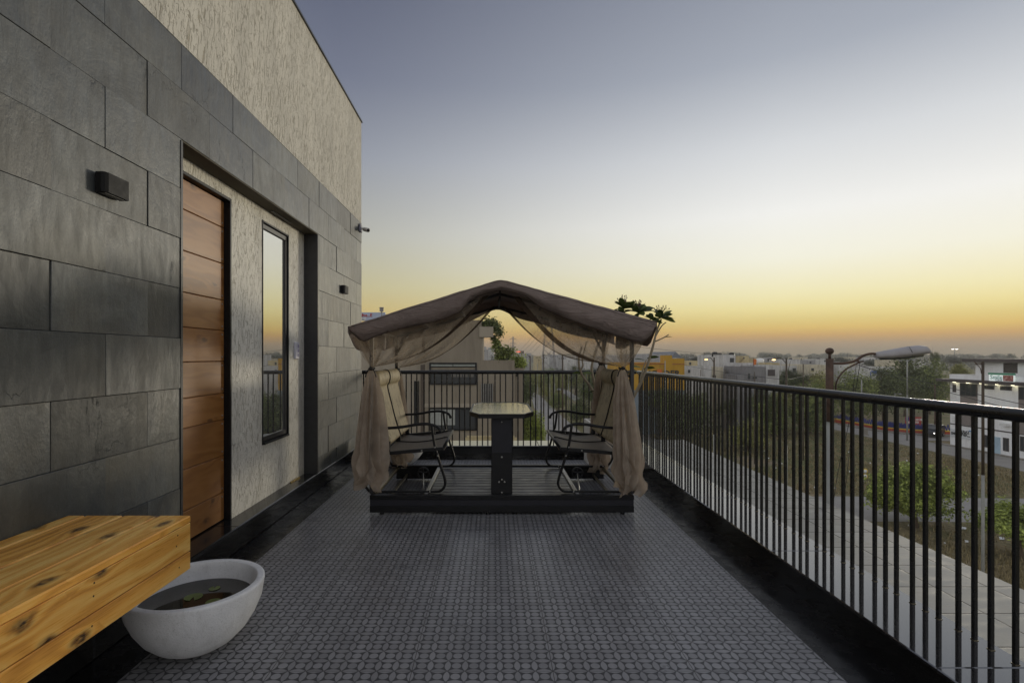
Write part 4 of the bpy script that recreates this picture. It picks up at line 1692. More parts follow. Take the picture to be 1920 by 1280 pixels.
KINDS = {}
for kd, (nl, ncl, lf, mt, sd_, rx, rz, she, spr) in {
    'dark': (7500, 34, .052, 'leaf_dark', 1, 1, 1, .35, .34),
    'mid': (7500, 30, .050, 'leaf_mid', 2, 1, 1, .4, .34),
    'olive': (7000, 26, .050, 'leaf_olive', 3, 1, 1, .4, .36),
    'bright': (17000, 46, .044, 'leaf_bright', 4, 1, 1, .45, .28),
    'layer': (12000, 26, .048, 'leaf_bright', 5, 1, .9, .5, .24),
    'airy': (3000, 20, .055, 'leaf_dark', 6, 1, 1.1, .5, .28),
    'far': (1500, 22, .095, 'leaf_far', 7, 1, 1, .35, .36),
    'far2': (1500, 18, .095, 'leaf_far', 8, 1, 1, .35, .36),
}.items():
    me, cs = crown_mesh('crown', nl, ncl, lf, M[mt], sd_, rx, rz, she, spr)
    KINDS[kd] = (me, trunk_mesh('trunk', cs, sd_, -1.6, .07, M['bark']))


def tree(kd, label, px, py_top, py_bot, wpx, Y, grp, rot=0.0, name='tree', cat='tree', low=False, zb=None):
    """a tree whose crown fills the given stretch of the photo at depth Y"""
    k = Y / F
    X = (px - CX) * k
    zt = CH - (py_top - CY) * k
    zbm = CH - (py_bot - CY) * k
    zbm = max(zbm, ZG + .05)
    rx = wpx * k / 2
    rz = (zt - zbm) / 2
    t_ = thing(name, label, cat, (X, Y, ZG if zb is None else zb), grp)
    zc_ = (zt + zbm) / 2 - t_.location.z
    me, tm = KINDS[kd]
    c_ = bpy.data.objects.new('crown', me)
    COL.objects.link(c_)
    c_.parent = t_
    c_.location = (0, 0, zc_)
    c_.scale = (rx, rx, rz)
    c_.rotation_euler = (0, 0, rot)
    q_ = bpy.data.objects.new('trunk', tm)
    COL.objects.link(q_)
    q_.parent = t_
    q_.location = (0, 0, zc_)
    q_.scale = (rx, rx, max(rz, zc_ / 1.6 + .02))
    q_.rotation_euler = (0, 0, rot)
    return t_


GT = 'trees on and around the empty lot'
tree('bright', 'rounded bright green young tree beside the cross road, right of the rusty lamp pole', 1714, 856, 986, 156, 36.6, GT, .4)
tree('layer', 'bright green tree with layered sprays, nearest the grey pole at the right edge', 1912, 922, 1052, 150, 30.8, GT, 1.0)
tree('dark', 'large dark bushy tree behind the railing just past the terrace corner', 1283, 738, 832, 112, 70, GT, .2)
tree('olive', 'low yellow-green bush on the dry lot behind the railing', 1402, 775, 846, 78, 66, GT, .9, 'bush', 'bush')
tree('mid', 'grey-green bush between two thin poles on the far side of the lot', 1448, 735, 822, 78, 78, GT, 2.0, 'bush', 'bush')
tree('mid', 'wide green tree just left of the rusty lamp pole', 1520, 706, 826, 98, 80, GT, 2.9)
tree('olive', 'yellowish green tree behind the ball finial of the rusty lamp pole', 1548, 686, 770, 66, 96, GT, 4.1)
tree('mid', 'green tree below the curved arm of the rusty street lamp', 1604, 684, 790, 84, 92, GT, 5.0)
tree('dark', 'tall dark tree above the blue and red fence', 1655, 690, 792, 84, 96, GT, .6)
tree('dark', 'largest dark tree, rising above the skyline beside the double armed lamp', 1698, 662, 790, 104, 104, GT, 1.7)
tree('mid', 'green tree behind the white clinic, left of its flat roof', 1744, 668, 786, 84, 108, GT, 2.3)
tree('olive', 'small yellow-green tree touching the parapet of the white clinic', 1800, 677, 712, 36, 92, GT, 3.0)
tree('airy', 'thin twiggy treetop poking over the skyline beside the street lamp head', 1752, 655, 690, 22, 112, GT, .3)
tree('dark', 'dark tree under the pole-mounted teal strip past the terrace corner', 1206, 700, 790, 60, 84, GT, 3.3)
tree('mid', 'dark green tree in front of the yellow building', 1240, 722, 770, 60, 78, GT, 1.1)
tree('airy', 'grey-green tree in front of the white houses, right of the thin lit lamp', 1370, 738, 800, 60, 84, GT, 2.2)
tree('dark', 'dark low shrub mass beside the lot under the white houses', 1480, 694, 730, 92, 104, GT, 1.4)
GR = 'trees along the street behind the rear railing'
tree('bright', 'bright leafy shrub rising behind the rear coping beside the taupe house', 992, 758, 872, 74, 37.5, GR, .7, 'shrub', 'shrub')
tree('dark', 'dark tree at the left kerb of the street, next to the taupe house', 984, 698, 768, 46, 80, GR, 1.2)
tree('dark', 'dark bush between the street and the right swing seat', 1088, 746, 800, 54, 90, GR, 2.6, 'bush', 'bush')
tree('mid', 'green bush on the verge at the right of the street', 1044, 733, 768, 40, 104, GR, .3, 'bush', 'bush')
tree('olive', 'olive tree further up the street beside the brown pole', 1030, 712, 748, 46, 130, GR, 2.0)
tree('dark', 'dark tree behind the bare frangipani branches', 1110, 706, 762, 60, 112, GR, 4.4)
tree('far', 'grey-green tree in the middle of the view between the two pylons', 1000, 692, 722, 60, 190, GR, 1.0)
tree('far2', 'wide grey-green tree below the large pylon', 1060, 684, 716, 96, 200, GR, .4)
tree('far', 'grey-green tree right of the large pylon', 1120, 682, 720, 90, 210, GR, 2.4)
tree('far2', 'grey-green tree behind the yellow building', 1180, 684, 724, 80, 190, GR, 3.4)
for px_, yt, yb_, wp, Y in ((1004, 690, 735, 44, 150), (1026, 686, 728, 46, 165), (1052, 690, 735, 50, 150), (1078, 686, 730, 48, 160), (1100, 688, 735, 50, 148), (1124, 686, 738, 52, 150), (1150, 690, 740, 50, 140), (1176, 692, 745, 50, 135), (1200, 700, 760, 44, 120)):
    tree(('mid', 'dark', 'olive')[px_ % 3], 'grey-green tree in the wooded belt between the street and the far town', px_, yt, yb_, wp, Y, 'trees of the belt below the far town', px_ * .7)
tree('mid', 'small green tree between the dark bushy tree and the white cars', 1312, 728, 800, 46, 74, GT, 2.2)
tree('dark', 'dark shrub under the grey house behind the railing', 1428, 728, 775, 56, 79, GT, .8, 'shrub', 'shrub')
tree('olive', 'olive shrub below the garage house behind the railing', 1462, 722, 770, 50, 79.5, GT, 1.9, 'shrub', 'shrub')
tree('mid', 'leafy tree hiding the foot of the yellow building', 1262, 726, 800, 60, 77, GT, 3.9)
GF = 'far trees in the town'
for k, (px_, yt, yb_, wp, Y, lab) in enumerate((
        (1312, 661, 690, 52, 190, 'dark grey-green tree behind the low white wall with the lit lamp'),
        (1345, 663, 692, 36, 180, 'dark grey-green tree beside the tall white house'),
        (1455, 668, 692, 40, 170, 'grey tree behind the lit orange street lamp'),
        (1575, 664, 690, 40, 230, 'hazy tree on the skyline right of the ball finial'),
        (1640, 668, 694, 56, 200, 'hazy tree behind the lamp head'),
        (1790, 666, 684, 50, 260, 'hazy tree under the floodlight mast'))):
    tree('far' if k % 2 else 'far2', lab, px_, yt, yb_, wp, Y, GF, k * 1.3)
# the wooded skyline reads as one mass
b = MB()
rnd = random.Random(77)
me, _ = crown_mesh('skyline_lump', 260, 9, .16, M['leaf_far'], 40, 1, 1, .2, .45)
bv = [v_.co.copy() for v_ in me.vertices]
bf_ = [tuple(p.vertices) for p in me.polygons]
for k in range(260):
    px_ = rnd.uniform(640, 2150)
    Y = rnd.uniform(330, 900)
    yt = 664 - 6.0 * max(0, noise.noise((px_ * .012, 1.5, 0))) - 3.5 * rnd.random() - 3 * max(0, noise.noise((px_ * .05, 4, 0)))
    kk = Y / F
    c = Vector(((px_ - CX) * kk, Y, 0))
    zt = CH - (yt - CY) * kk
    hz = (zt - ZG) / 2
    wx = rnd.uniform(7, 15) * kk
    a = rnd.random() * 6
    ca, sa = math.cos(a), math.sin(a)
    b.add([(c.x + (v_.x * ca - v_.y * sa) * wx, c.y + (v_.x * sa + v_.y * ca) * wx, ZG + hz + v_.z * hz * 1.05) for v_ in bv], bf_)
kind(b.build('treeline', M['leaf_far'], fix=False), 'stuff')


# ------------------------------------------------------------------ buildings
def block(name, label, x0, x1, yt, Y, depth, m_, wins=(), par=.35, tank=None, z0=ZG, grp=None, extra=None, cat='building'):
    """flat-roofed house between photo columns x0..x1, roof at row yt, standing at depth Y"""
    k = Y / F
    X0, X1 = (x0 - CX) * k, (x1 - CX) * k
    zt = CH - (yt - CY) * k
    t_ = thing(name, label, cat, ((X0 + X1) / 2, Y, z0), grp)
    w_ = MB()
    w_.box(X0, X1, Y, Y + depth, z0, zt - par)
    th = .2
    if par > 0:
        w_.box(X0, X1, Y + .0, Y + th, zt - par, zt)
        w_.box(X0, X1, Y + depth - th, Y + depth, zt - par, zt)
        w_.box(X0, X0 + th, Y + th, Y + depth - th, zt - par, zt)
        w_.box(X1 - th, X1, Y + th, Y + depth - th, zt - par, zt)
    w_.build('wall', m_, t_)
    for (a, c, ya, yb_) in wins:
        wx0, wx1 = (a - CX) * k, (c - CX) * k
        wz1, wz0 = CH - (ya - CY) * k, CH - (yb_ - CY) * k
        f_ = MB()
        e = .06
        f_.box(wx0, wx0 + e, Y - .05, Y + .02, wz0, wz1)
        f_.box(wx1 - e, wx1, Y - .05, Y + .02, wz0, wz1)
        f_.box(wx0 + e, wx1 - e, Y - .05, Y + .02, wz0, wz0 + e)
        f_.box(wx0 + e, wx1 - e, Y - .05, Y + .02, wz1 - e, wz1)
        wf_ = f_.build('window', M['darkgrey'], t_)
        MB().box(wx0 + e, wx1 - e, Y - .02, Y + .01, wz0 + e, wz1 - e).build('pane', M['cityglass'], wf_)
    for (a, r_) in (tank or ()):
        q_ = MB()
        q_.lathe(((a - CX) * k, Y + depth * .4, zt - par), [(.01, 0), (r_, 0), (r_, r_ * 1.3), (r_ * .6, r_ * 1.6), (.02, r_ * 1.65)], 14)
        q_.build('water_tank', M['black'] if r_ < .8 else M['white'], t_)
    return t_, k


# the taupe neighbour behind the swing
YN = 34.0
kn = YN / F


def nx_(px):
    return (px - CX) * kn


def nz_(py):
    return CH - (py - CY) * kn


t = thing('neighbour_house', 'taupe three storey house behind the rear railing with plants on its stepped terraces', 'house', (nx_(850), YN, ZG))
b = MB()
b.box(nx_(797), nx_(903), YN, YN + 9, ZG, nz_(600))
b.box(nx_(903) + .001, nx_(965), YN, YN + 9, ZG, nz_(687))
b.box(nx_(903) + .001, nx_(965), YN, YN + .25, nz_(687), nz_(675))
b.box(nx_(965) - .2, nx_(965), YN + .251, YN + 9, nz_(687), nz_(675))
b.box(nx_(965) + .001, nx_(983), YN + .5, YN + 9, ZG, nz_(690))
b.build('wall', M['taupe'], t)
b = MB()
b.box(nx_(899), nx_(925), YN - .15, YN + 1.0, nz_(632), nz_(612.5))
b.box(nx_(903) + .002, nx_(906.5), YN + .02, YN + .6, nz_(675) + .002, nz_(632) - .002)
b.build('planter_beam', M['taupe2'], t)
b = MB()
b.box(nx_(650), nx_(785), YN + 1.5, YN + 9, ZG, nz_(603))
b.box(nx_(785) + .001, nx_(797) - .001, YN + .8, YN + 8, ZG, nz_(660))
b.build('side_wing', M['taupe2'], t)
b = MB()
b.box(nx_(785.5), nx_(796.5), YN + .74, YN + .79, ZG, nz_(684))
b.build('dark_recess_strip', M['taupe3'], t)  # dark sheet across the narrow recess left of the facade
MB().box(nx_(797) - .02, nx_(965), YN - .05, YN - .004, nz_(763), nz_(756)).build('floor_band', M['taupe2'], t)
for (x0, x1, ya, yb_, nm) in ((805, 894, 679.6, 721, 0), (804, 894, 764, 806.5, 1), (770, 779, 716, 800, 2)):
    yy = YN if nm < 2 else YN + 1.5
    f_ = MB()
    e = .10
    X0, X1, Z0, Z1 = nx_(x0), nx_(x1), nz_(yb_), nz_(ya)
    f_.box(X0, X0 + e, yy - .08, yy + .05, Z0, Z1)
    f_.box(X1 - e, X1, yy - .08, yy + .05, Z0, Z1)
    f_.box(X0 + e, X1 - e, yy - .08, yy + .05, Z0, Z0 + e)
    f_.box(X0 + e, X1 - e, yy - .08, yy + .05, Z1 - e, Z1)
    if nm == 0:
        f_.box(X0 + e, X1 - e, yy - .075, yy + .04, nz_(688), nz_(686.6))
        f_.box(nx_(849), nx_(849.8), yy - .075, yy + .04, nz_(686.5), Z1 - e - .001)
    wf_ = f_.build('window', M['black'], t)
    if nm == 0:
        MB().box(X0 + e, X1 - e, yy - .03, yy + .01, nz_(686.5), Z1 - e).build('pane', simple('pale_pane', rgb(150, 156, 150), .2), wf_)
        MB().box(X0 + e, X1 - e, yy - .03, yy + .01, Z0 + e, nz_(693)).build('pane', M['cityglass'], wf_)
        c_ = MB()
        for q in range(4):
            c_.box(nx_(846 + q * 11), nx_(855 + q * 11), yy - .045, yy - .031, Z0 + .5, nz_(694))
        c_.build('curtain', simple('window_curtain', rgb(110, 106, 100), .9), wf_)
    elif nm == 1:
        c_ = MB()
        for q in range(9):
            c_.box(X0 + e + q * .18, X0 + e + q * .18 + .17, yy - .04 - .02 * (q % 2), yy - .02, Z0 + .35, Z1 - e)
        c_.build('curtain', simple('pale_curtain', rgb(158, 160, 154), .9), wf_)
        MB().box(X0 + e, X1 - e, yy - .018, yy + .01, Z0 + e, Z1 - e).build('pane', M['cityglass'], wf_)
    else:
        MB().box(X0 + e, X1 - e, yy - .03, yy + .01, Z0 + e, Z1 - e).build('pane', M['cityglass'], wf_)
b = MB()
for q in range(7):
    x = nx_(902.5 + q * 3.4)
    b.box(x, x + .04, YN - .12, YN - .004, nz_(754), nz_(719))
o = b.build('louvre_screen', M['aluminium'], t)
MB().box(nx_(902), nx_(925), YN - .003, YN + .01, nz_(754), nz_(719)).build('louvre_backing', M['black'], o)
b = MB()
b.ball((nx_(970.5), YN + .47, nz_(704)), .09, 10)
b.build('vent', M['black'], t)
b = MB()
b.box(nx_(876), nx_(965), YN - 3.2, YN - 3.0, ZG, nz_(806))
b.box(nx_(880), nx_(961), YN - 3.21, YN - 2.99, nz_(806), nz_(803))
for q in range(5):
    b.box(nx_(884 + 16 * q), nx_(893 + 16 * q), YN - 3.26, YN - 3.2, nz_(826), nz_(814))
tag(b.build('garden_wall', M['bwall']), 'low beige compound wall in front of the taupe house', 'wall')


def foliage_patch(name, label, cat, blobs, mt, leaf, n, seed, grp=None, hang=0.0):
    """pot-grown greenery at several spots: blobs of (centre, radius)"""
    rn = random.Random(seed)
    m_ = MB()
    st = MB()
    c0 = Vector(blobs[0][0])
    for c, r in blobs:
        c = Vector(c)
        st.tube([c + Vector((0, 0, -r)), c + Vector((.1 * r, 0, -.2 * r)), c + Vector((-.1 * r, .1 * r, .5 * r))], [.03, .02, .01], 5)
        for k in range(int(n * r)):
            d = Vector((rn.gauss(0, .5), rn.gauss(0, .5), rn.gauss(0, .5))) * r
            p = c + d - Vector((0, 0, hang * d.length))
            nn = Vector((rn.gauss(0, 1), rn.gauss(0, 1), rn.gauss(0, 1) + .6)).normalized()
            a = nn.orthogonal().normalized()
            a = Matrix.Rotation(rn.random() * 6.28, 3, nn) @ a
            b_ = nn.cross(a)
            l_ = leaf * rn.uniform(.6, 1.3)
            m_.add([p - a * l_, p - b_ * l_ * .4, p + a * l_, p + b_ * l_ * .4], [(0, 1, 2, 3)])
    t_ = thing(name, label, cat, c0, grp)
    m_.build('foliage', mt, t_, fix=False)
    st.build('stem', M['bark'], t_)
    return t_


def NP(px, py, dy=0.0):
    return (nx_(px), YN + .4 + dy, nz_(py))


foliage_patch('hanging_plant', 'wispy plant spilling over the top planter beam of the taupe house', 'plant',
              [(NP(905, 608, 0), .36), (NP(914, 604, 0), .42), (NP(924, 604), .40), (NP(932, 612, -.2), .34), (NP(936, 622, -.3), .30), (NP(926, 632, -.3), .22)], M['leaf_dark'], .085, 1100, 3, hang=.25)
foliage_patch('creeper', 'leafy creeper trailing down onto the lower terrace of the taupe house', 'plant',
              [(NP(930, 642, -.2), .28), (NP(932, 650, -.2), .34), (NP(938, 660, -.2), .42), (NP(946, 664), .46), (NP(954, 660), .40), (NP(941, 671), .34)], M['leaf_mid'], .10, 900, 4)
foliage_patch('potted_bush', 'small bright bush on the outermost ledge of the taupe house', 'plant',
              [(NP(968, 678, .5), .38), (NP(976, 679, .6), .42), (NP(972, 684, .6), .34), (NP(980, 684, .6), .30)], M['leaf_bright'], .08, 1500, 5)

# billboard and small tank above the canopy at the left
t = thing('billboard', 'pale blue billboard with red writing beside the house corner', 'billboard', P(700, 600, 48))
kb = 48 / F
bx = lambda x: (x - CX) * kb
bz = lambda y: CH - (y - CY) * kb
MB().box(bx(640), bx(722), 48, 48.25, bz(601), bz(585.5)).build('board', simple('billboard_blue', rgb(176, 186, 206), .6, .08, .6), t)
b = MB()
for x in (655, 690, 715):
    b.box(bx(x), bx(x) + .12, 48.26, 48.4, ZG, bz(588))
b.build('support', M['darkgrey'], t)
text_mesh('afne...E', .40, M['red'], 'lettering', t, (bx(675), 47.99, bz(593.5)), (R(90), 0, 0), .01, .012)
text_mesh('MP', .34, M['white'], 'lettering', t, (bx(678), 47.99, bz(600)), (R(90), 0, 0), .01, .012)
t = thing('roof_siren', 'small grey drum on a short post above the billboard', 'drum', P(715, 585, 47))
p_ = P(715.5, 584, 47)
b = MB()
b.lathe((p_.x, p_.y, p_.z), [(.01, 0), (.17, 0), (.18, .05), (.18, .32), (.21, .33), (.21, .38), (.01, .39)], 16)
b.build('drum', M['lampgrey'], t)
b = MB()
b.tube([(p_.x, p_.y, ZG), (p_.x, p_.y, p_.z + .01)], .05, 8)
b.build('post', M['polegrey'], t)


# white houses and others in the town
def zrow(py, Y):
    return CH - (py - CY) * Y / F


t, k = block('shop_building', 'yellow shop building with dark lettering seen over the terrace corner', 1176, 1282.5, 681, 80, 14, M['yellow'], par=.5, z0=ZG)
b = MB()
b.box((1175.8 - CX) * 80 / F, (1282.7 - CX) * 80 / F, 79.6, 79.69, ZG, CH - (731 - CY) * 80 / F)
b.build('lower_front', simple('blue_grey_front', rgb(128, 138, 146), .7, .15, .4), t)
kx = lambda x, Y=80: (x - CX) * Y / F
b = MB()
b.box(kx(1245.5), kx(1259), 79.7, 82, zrow(735, 80), zrow(666, 80))
b.box(kx(1259) + .002, kx(1282.5), 79.8, 81, zrow(735, 80), zrow(672, 80))
b.build('sign_tower', M['yellow'], t)
b = MB()
b.box(kx(1176), kx(1245.4), 79.9, 79.98, zrow(682.6, 80), zrow(681.2, 80))
b.box(kx(1259.2), kx(1282.4), 79.72, 79.78, zrow(683, 80), zrow(681.8, 80))
b.build('red_trim', M['redstrip'], t)
for s_, px_, py_, sz in (('NGS', 1207, 706, 1.02), ('DER', 1242.5, 705.5, 1.02)):
    text_mesh(s_, sz * 1.32, M['letter'], 'lettering', t, (kx(px_), 79.60 if s_ == 'DER' else 79.93, zrow(py_, 80)), (R(90), 0, 0), .03, .03)
MB().box(kx(1232), kx(1240.6), 79.86, 79.96, zrow(706, 80), zrow(692, 80)).build('orange_square', M['orange'], t)

t, k = block('warehouse', 'long pale warehouse roof behind the yellow building', 1212, 1262, 663.2, 150, 30, M['gwall'], par=0)
b = MB()
kk = 150 / F
b.prism([((1253 - CX) * kk, zrow(671, 150)), ((1262 - CX) * kk, zrow(659, 150)), ((1274 - CX) * kk, zrow(670, 150))], 'y', 148, 170)
b.build('gable_roof', simple('slate_blue_roof', rgb(112, 116, 124), .7), t)
block('long_white_house', 'long low whitewashed house with a stained wall right of the yellow building', 1283, 1334, 685.5, 88, 10, M['wwall'], ((1290, 1294, 693, 699),))
block('roof_room', 'small cream roof room on the low white house', 1289.5, 1308, 676, 91, 5, M['bwall'], ((1292, 1296, 679, 684),))
block('white_annex', 'stained white annex with a step, left of the tall white house', 1334.5, 1356, 688, 90, 9, M['bwall2'], ((1336, 1342, 703, 712),))
block('tall_white_house', 'tallest white house with one square window high up', 1357.5, 1379, 665, 92, 12, M['wwall'], ((1368.5, 1376, 670.8, 679),), tank=((1362, .55), (1371, .45)))
block('white_house', 'white house with an open beige roof room joined to the tall white house', 1379.2, 1414, 680, 92.3, 11, M['wwall'], ((1366.5 + 22, 1398, 708, 714),))
t, k = block('beige_roof_room', 'beige roof room with a stair beside the tall white house', 1379.4, 1404, 667, 94.5, 6, M['bwall'], ((1393, 1396, 670, 672.5),), par=.2, tank=((1383, .5),))
b = MB()
for q in range(6):
    b.box((1386 + q * 1.1 - CX) * k, (1387.2 + q * 1.1 - CX) * k, 93.6, 94.4, zrow(680, 94.5), zrow(679 - q * 1.4, 94.5))
b.build('stair', M['bwall'], t)
block('grey_house', 'grey house with a narrow dark window in front of the white houses', 1399, 1436, 687.5, 84, 9, M['gwall2'], ((1402, 1406.5, 700, 710.5), (1411, 1419, 706, 710)))
t, k = block('garage_house', 'whitewashed house with a dark garage opening', 1436.5, 1461, 684.5, 86, 9, M['wwall'], (), par=.3)
MB().box((1439.5 - CX) * k, (1452.8 - CX) * k, 85.9, 86.1, zrow(704.5, 86), zrow(692.6, 86)).build('garage_opening', M['eave'], t)  # dark panel stands in for the shade inside the open garage
block('shed', 'low grey shed in front of the tall white house', 1383, 1398.5, 703, 82, 5, M['gwall2'], (), par=0.1)
block('blue_trim_house', 'pale house with blue trim in the second row of the town', 1430, 1448, 670, 128, 10, M['gwall'], ((1439, 1446, 672, 677),), cat='house')
block('tin_roof_house', 'grey roofed house left of the orange lit lamp', 1416, 1431, 671, 124, 10, M['bwall'], ((1418, 1422, 675, 680),), cat='house')
block('dome_house', 'off-white house with a round white tank in the second row', 1436, 1462, 680, 110, 9, M['bwall'], (), tank=((1441, .8),), cat='house')
block('long_wall_house', 'long pale house with dark streaks behind the thin brown pole', 1466, 1520, 685, 108, 12, M['wwall'], ((1486, 1492, 690, 698),))
block('box_house', 'white box house on top of the long pale house', 1482, 1500.5, 674.5, 116, 9, M['wwall'], ())
block('stained_house', 'grey stained house beside the ball finial of the lamp pole', 1516, 1556, 684, 104, 10, M['bwall2'], ((1521, 1526, 690, 695),))
block('small_white_house', 'small white house with one dark window left of the ball finial', 1541, 1556, 673, 150, 9, M['wwall'], ((1545, 1549, 675.5, 678),))
block('stepped_house', 'small house with a lean roof frame between two white houses', 1516, 1528, 675, 135, 8, M['gwall'], ((1518, 1521, 678, 681),))
GH = 'small white houses among the trees under the lamp head'
for x0, x1, yt, Y, lab in ((1628, 1636, 688, 140, 'tiny white house left of the blue tarpaulin'), (1655, 1664, 688, 150, 'tiny white house with a flat roof below the lamp head'),
                           (1668, 1678, 687.5, 152, 'tiny white house just left of the double armed lamp'), (1660, 1680, 696, 135, 'low pale house under the two tiny white houses'),
                           (1632, 1640, 675, 220, 'hazy white block below the lamp arm'), (1641, 1659, 677, 230, 'hazy greenish block behind the lamp arm'),
                           (1574, 1592, 683, 150, 'pale house behind the curved lamp bracket'), (1566, 1572, 680, 170, 'narrow pale house beside the lamp pole')):
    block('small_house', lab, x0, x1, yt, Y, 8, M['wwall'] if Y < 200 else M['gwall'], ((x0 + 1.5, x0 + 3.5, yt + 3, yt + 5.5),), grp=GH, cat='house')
p0 = P(1632, 695, 128)
kk = 128 / F
b = MB()
b.add([((1632 - CX) * kk, 128, zrow(694.5, 128)), ((1650 - CX) * kk, 128, zrow(696, 128)), ((1652 - CX) * kk, 133, zrow(695, 128)), ((1633 - CX) * kk, 133, zrow(693, 128)),
       ((1636 - CX) * kk, 127.6, zrow(700.5, 128)), ((1648 - CX) * kk, 127.6, zrow(699.5, 128))], [(0, 1, 2, 3), (0, 4, 5, 1)])
for x in (1633, 1650):
    b.box((x - CX) * kk, (x - CX) * kk + .12, 128.1, 128.25, ZG, zrow(696.5, 128))
tag(b.build('tarpaulin', M['tarp']), 'blue tarpaulin roof among the trees below the lamp arm', 'tarpaulin')
t, k = block('office_block', 'dark office block with a red lit sign between the pylons', 967, 987, 663, 300, 20, M['gwall'], ((970, 974, 668, 672), (977, 981, 668, 672)))
MB().box((968 - CX) * k, (975.5 - CX) * k, 299.3, 299.8, zrow(660, 300), zrow(658.6, 300)).build('red_sign', M['redglow'], t)
MB().box((975 - CX) * k, (983 - CX) * k, 303, 312, zrow(663, 300) - .3, zrow(657.5, 300)).build('roof_plant', M['taupe3'], t)
GC = 'low pale blocks of the far town'
for x0, x1, yt, Y, mm in ((986, 996, 662, 340, 'gwall'), (1004, 1018, 667, 260, 'bwall'), (1018, 1030, 668, 250, 'wwall'), (1030, 1052, 665, 300, 'gwall'), (1046, 1062, 669, 240, 'gwall'),
                          (1062, 1080, 666, 280, 'wwall'), (1082, 1100, 665, 320, 'gwall'), (1096, 1112, 671, 240, 'wwall'), (1008, 1016, 672, 200, 'bwall'), (1064, 1072, 674, 190, 'wwall'),
                          (1118, 1134, 667, 300, 'gwall'), (1140, 1160, 665, 320, 'wwall'), (1160, 1180, 668, 260, 'gwall'), (896, 912, 650, 400, 'gwall'), (906, 916, 655, 300, 'gwall'), (914, 926, 651, 420, 'wwall')):
    block('town_block', 'pale flat-roofed block in the low far town beyond the rear railing', x0, x1, yt, Y, 14, M[mm],
          tuple((x0 + 2 + q * 4, x0 + 3.6 + q * 4, yt + 2, yt + 4) for q in range(int((x1 - x0 - 3) / 4))), grp=GC, par=.6)

GK = 'hazy pale houses of the far town on the right'
rnd = random.Random(9)
for k in range(22):
    x0 = 1290 + 21.5 * k + rnd.uniform(-6, 6)
    wd_ = rnd.uniform(9, 24)
    Y = rnd.uniform(150, 270)
    yt = rnd.uniform(668, 679)
    block('town_house', 'hazy pale flat-roofed house in the far town under the skyline trees at the right', x0, x0 + wd_, yt, Y, 10, M[('wwall', 'gwall', 'bwall2', 'wwall')[k % 4]],
          tuple((x0 + 2 + q * 5, x0 + 4 + q * 5, yt + 3, yt + 5.5) for q in range(int((wd_ - 3) / 5))), grp=GK, par=.5, tank=((x0 + wd_ * .6, .6),) if k % 3 == 0 else None, cat='house')

# the white clinic on the right: its front faces the lot
XC = 61.2
CY0, CY1 = 44.0, 70.1
t = thing('clinic', 'white clinic with lit eaves and dark flat roofs at the right edge', 'building', (XC, 58, ZG))


def cyy(px):
    return XC * F / (px - CX)


def cz(px, py, xo=0.0):
    return CH - (py - CY) * ((XC + xo) * F / (px - CX)) / F


zs0 = cz(1850, 718.5)
b = MB()
b.box(XC, XC + 12, CY0, CY1, ZG, zs0)
b.build('wall', M['clinic'], t)
b = MB()
b.box(XC + .15, XC + .35, CY0, CY1 + .3, zs0 + .36, cz(1850, 704))
b.box(XC + .36, XC + 12, CY1 + .1, CY1 + .3, zs0 + .36, cz(1850, 704))
b.build('parapet', M['clinic'], t)
b = MB()
b.box(XC - 1.1, XC + 12.6, CY0, CY1 + 1.0, zs0 + .001, zs0 + .355)
b.build('eave_slab', M['eave'], t)
b = MB()
xp = 1.6
py1 = (XC + xp) * F / (1829 - CX)
zr = cz(1850, 678.5, xp)
b.box(XC + xp, XC + 11, CY0, py1, zs0 + .36, zr)
pent = b.build('penthouse', M['clinic'], t)
b = MB()
b.box(XC + xp - 1.0, XC + 11.6, CY0, py1 + .9, zr + .001, zr + .42)
b.build('penthouse_roof', M['eave'], pent)


def cwin(x0, x1, y0, y1, m_=None, nm='window', xo=0.0, mull=1, prot=.05):
    ya, yb_ = (XC + xo) * F / (x1 - CX), (XC + xo) * F / (x0 - CX)
    xm = (x0 + x1) / 2
    z1_, z0_ = cz(xm, y0, xo), cz(xm, y1, xo)
    f_ = MB()
    e = .09
    X_ = XC + xo
    f_.box(X_ - prot, X_ + .02, ya, ya + e, z0_, z1_)
    f_.box(X_ - prot, X_ + .02, yb_ - e, yb_, z0_, z1_)
    f_.box(X_ - prot, X_ + .02, ya + e, yb_ - e, z0_, z0_ + e)
    f_.box(X_ - prot, X_ + .02, ya + e, yb_ - e, z1_ - e, z1_)
    for q in range(1, mull + 1):
        yq = ya + (yb_ - ya) * q / (mull + 1)
        f_.box(X_ - prot + .005, X_ + .01, yq - .03, yq + .03, z0_ + e, z1_ - e)
    wf_ = f_.build(nm, M['eave'], t)
    MB().box(X_ - prot + .02, X_ + .01, ya + e, yb_ - e, z0_ + e, z1_ - e).build('pane', m_ or M['cityglass'], wf_)
    return wf_


def cpanel(x0, x1, y0, y1, m_, nm, prot=.12, xo=0.0):
    ya, yb_ = cyy(x1), cyy(x0)
    xm = (x0 + x1) / 2
    return MB().box(XC - prot, XC + .01, ya, yb_, cz(xm, y1), cz(xm, y0)).build(nm, m_, t)


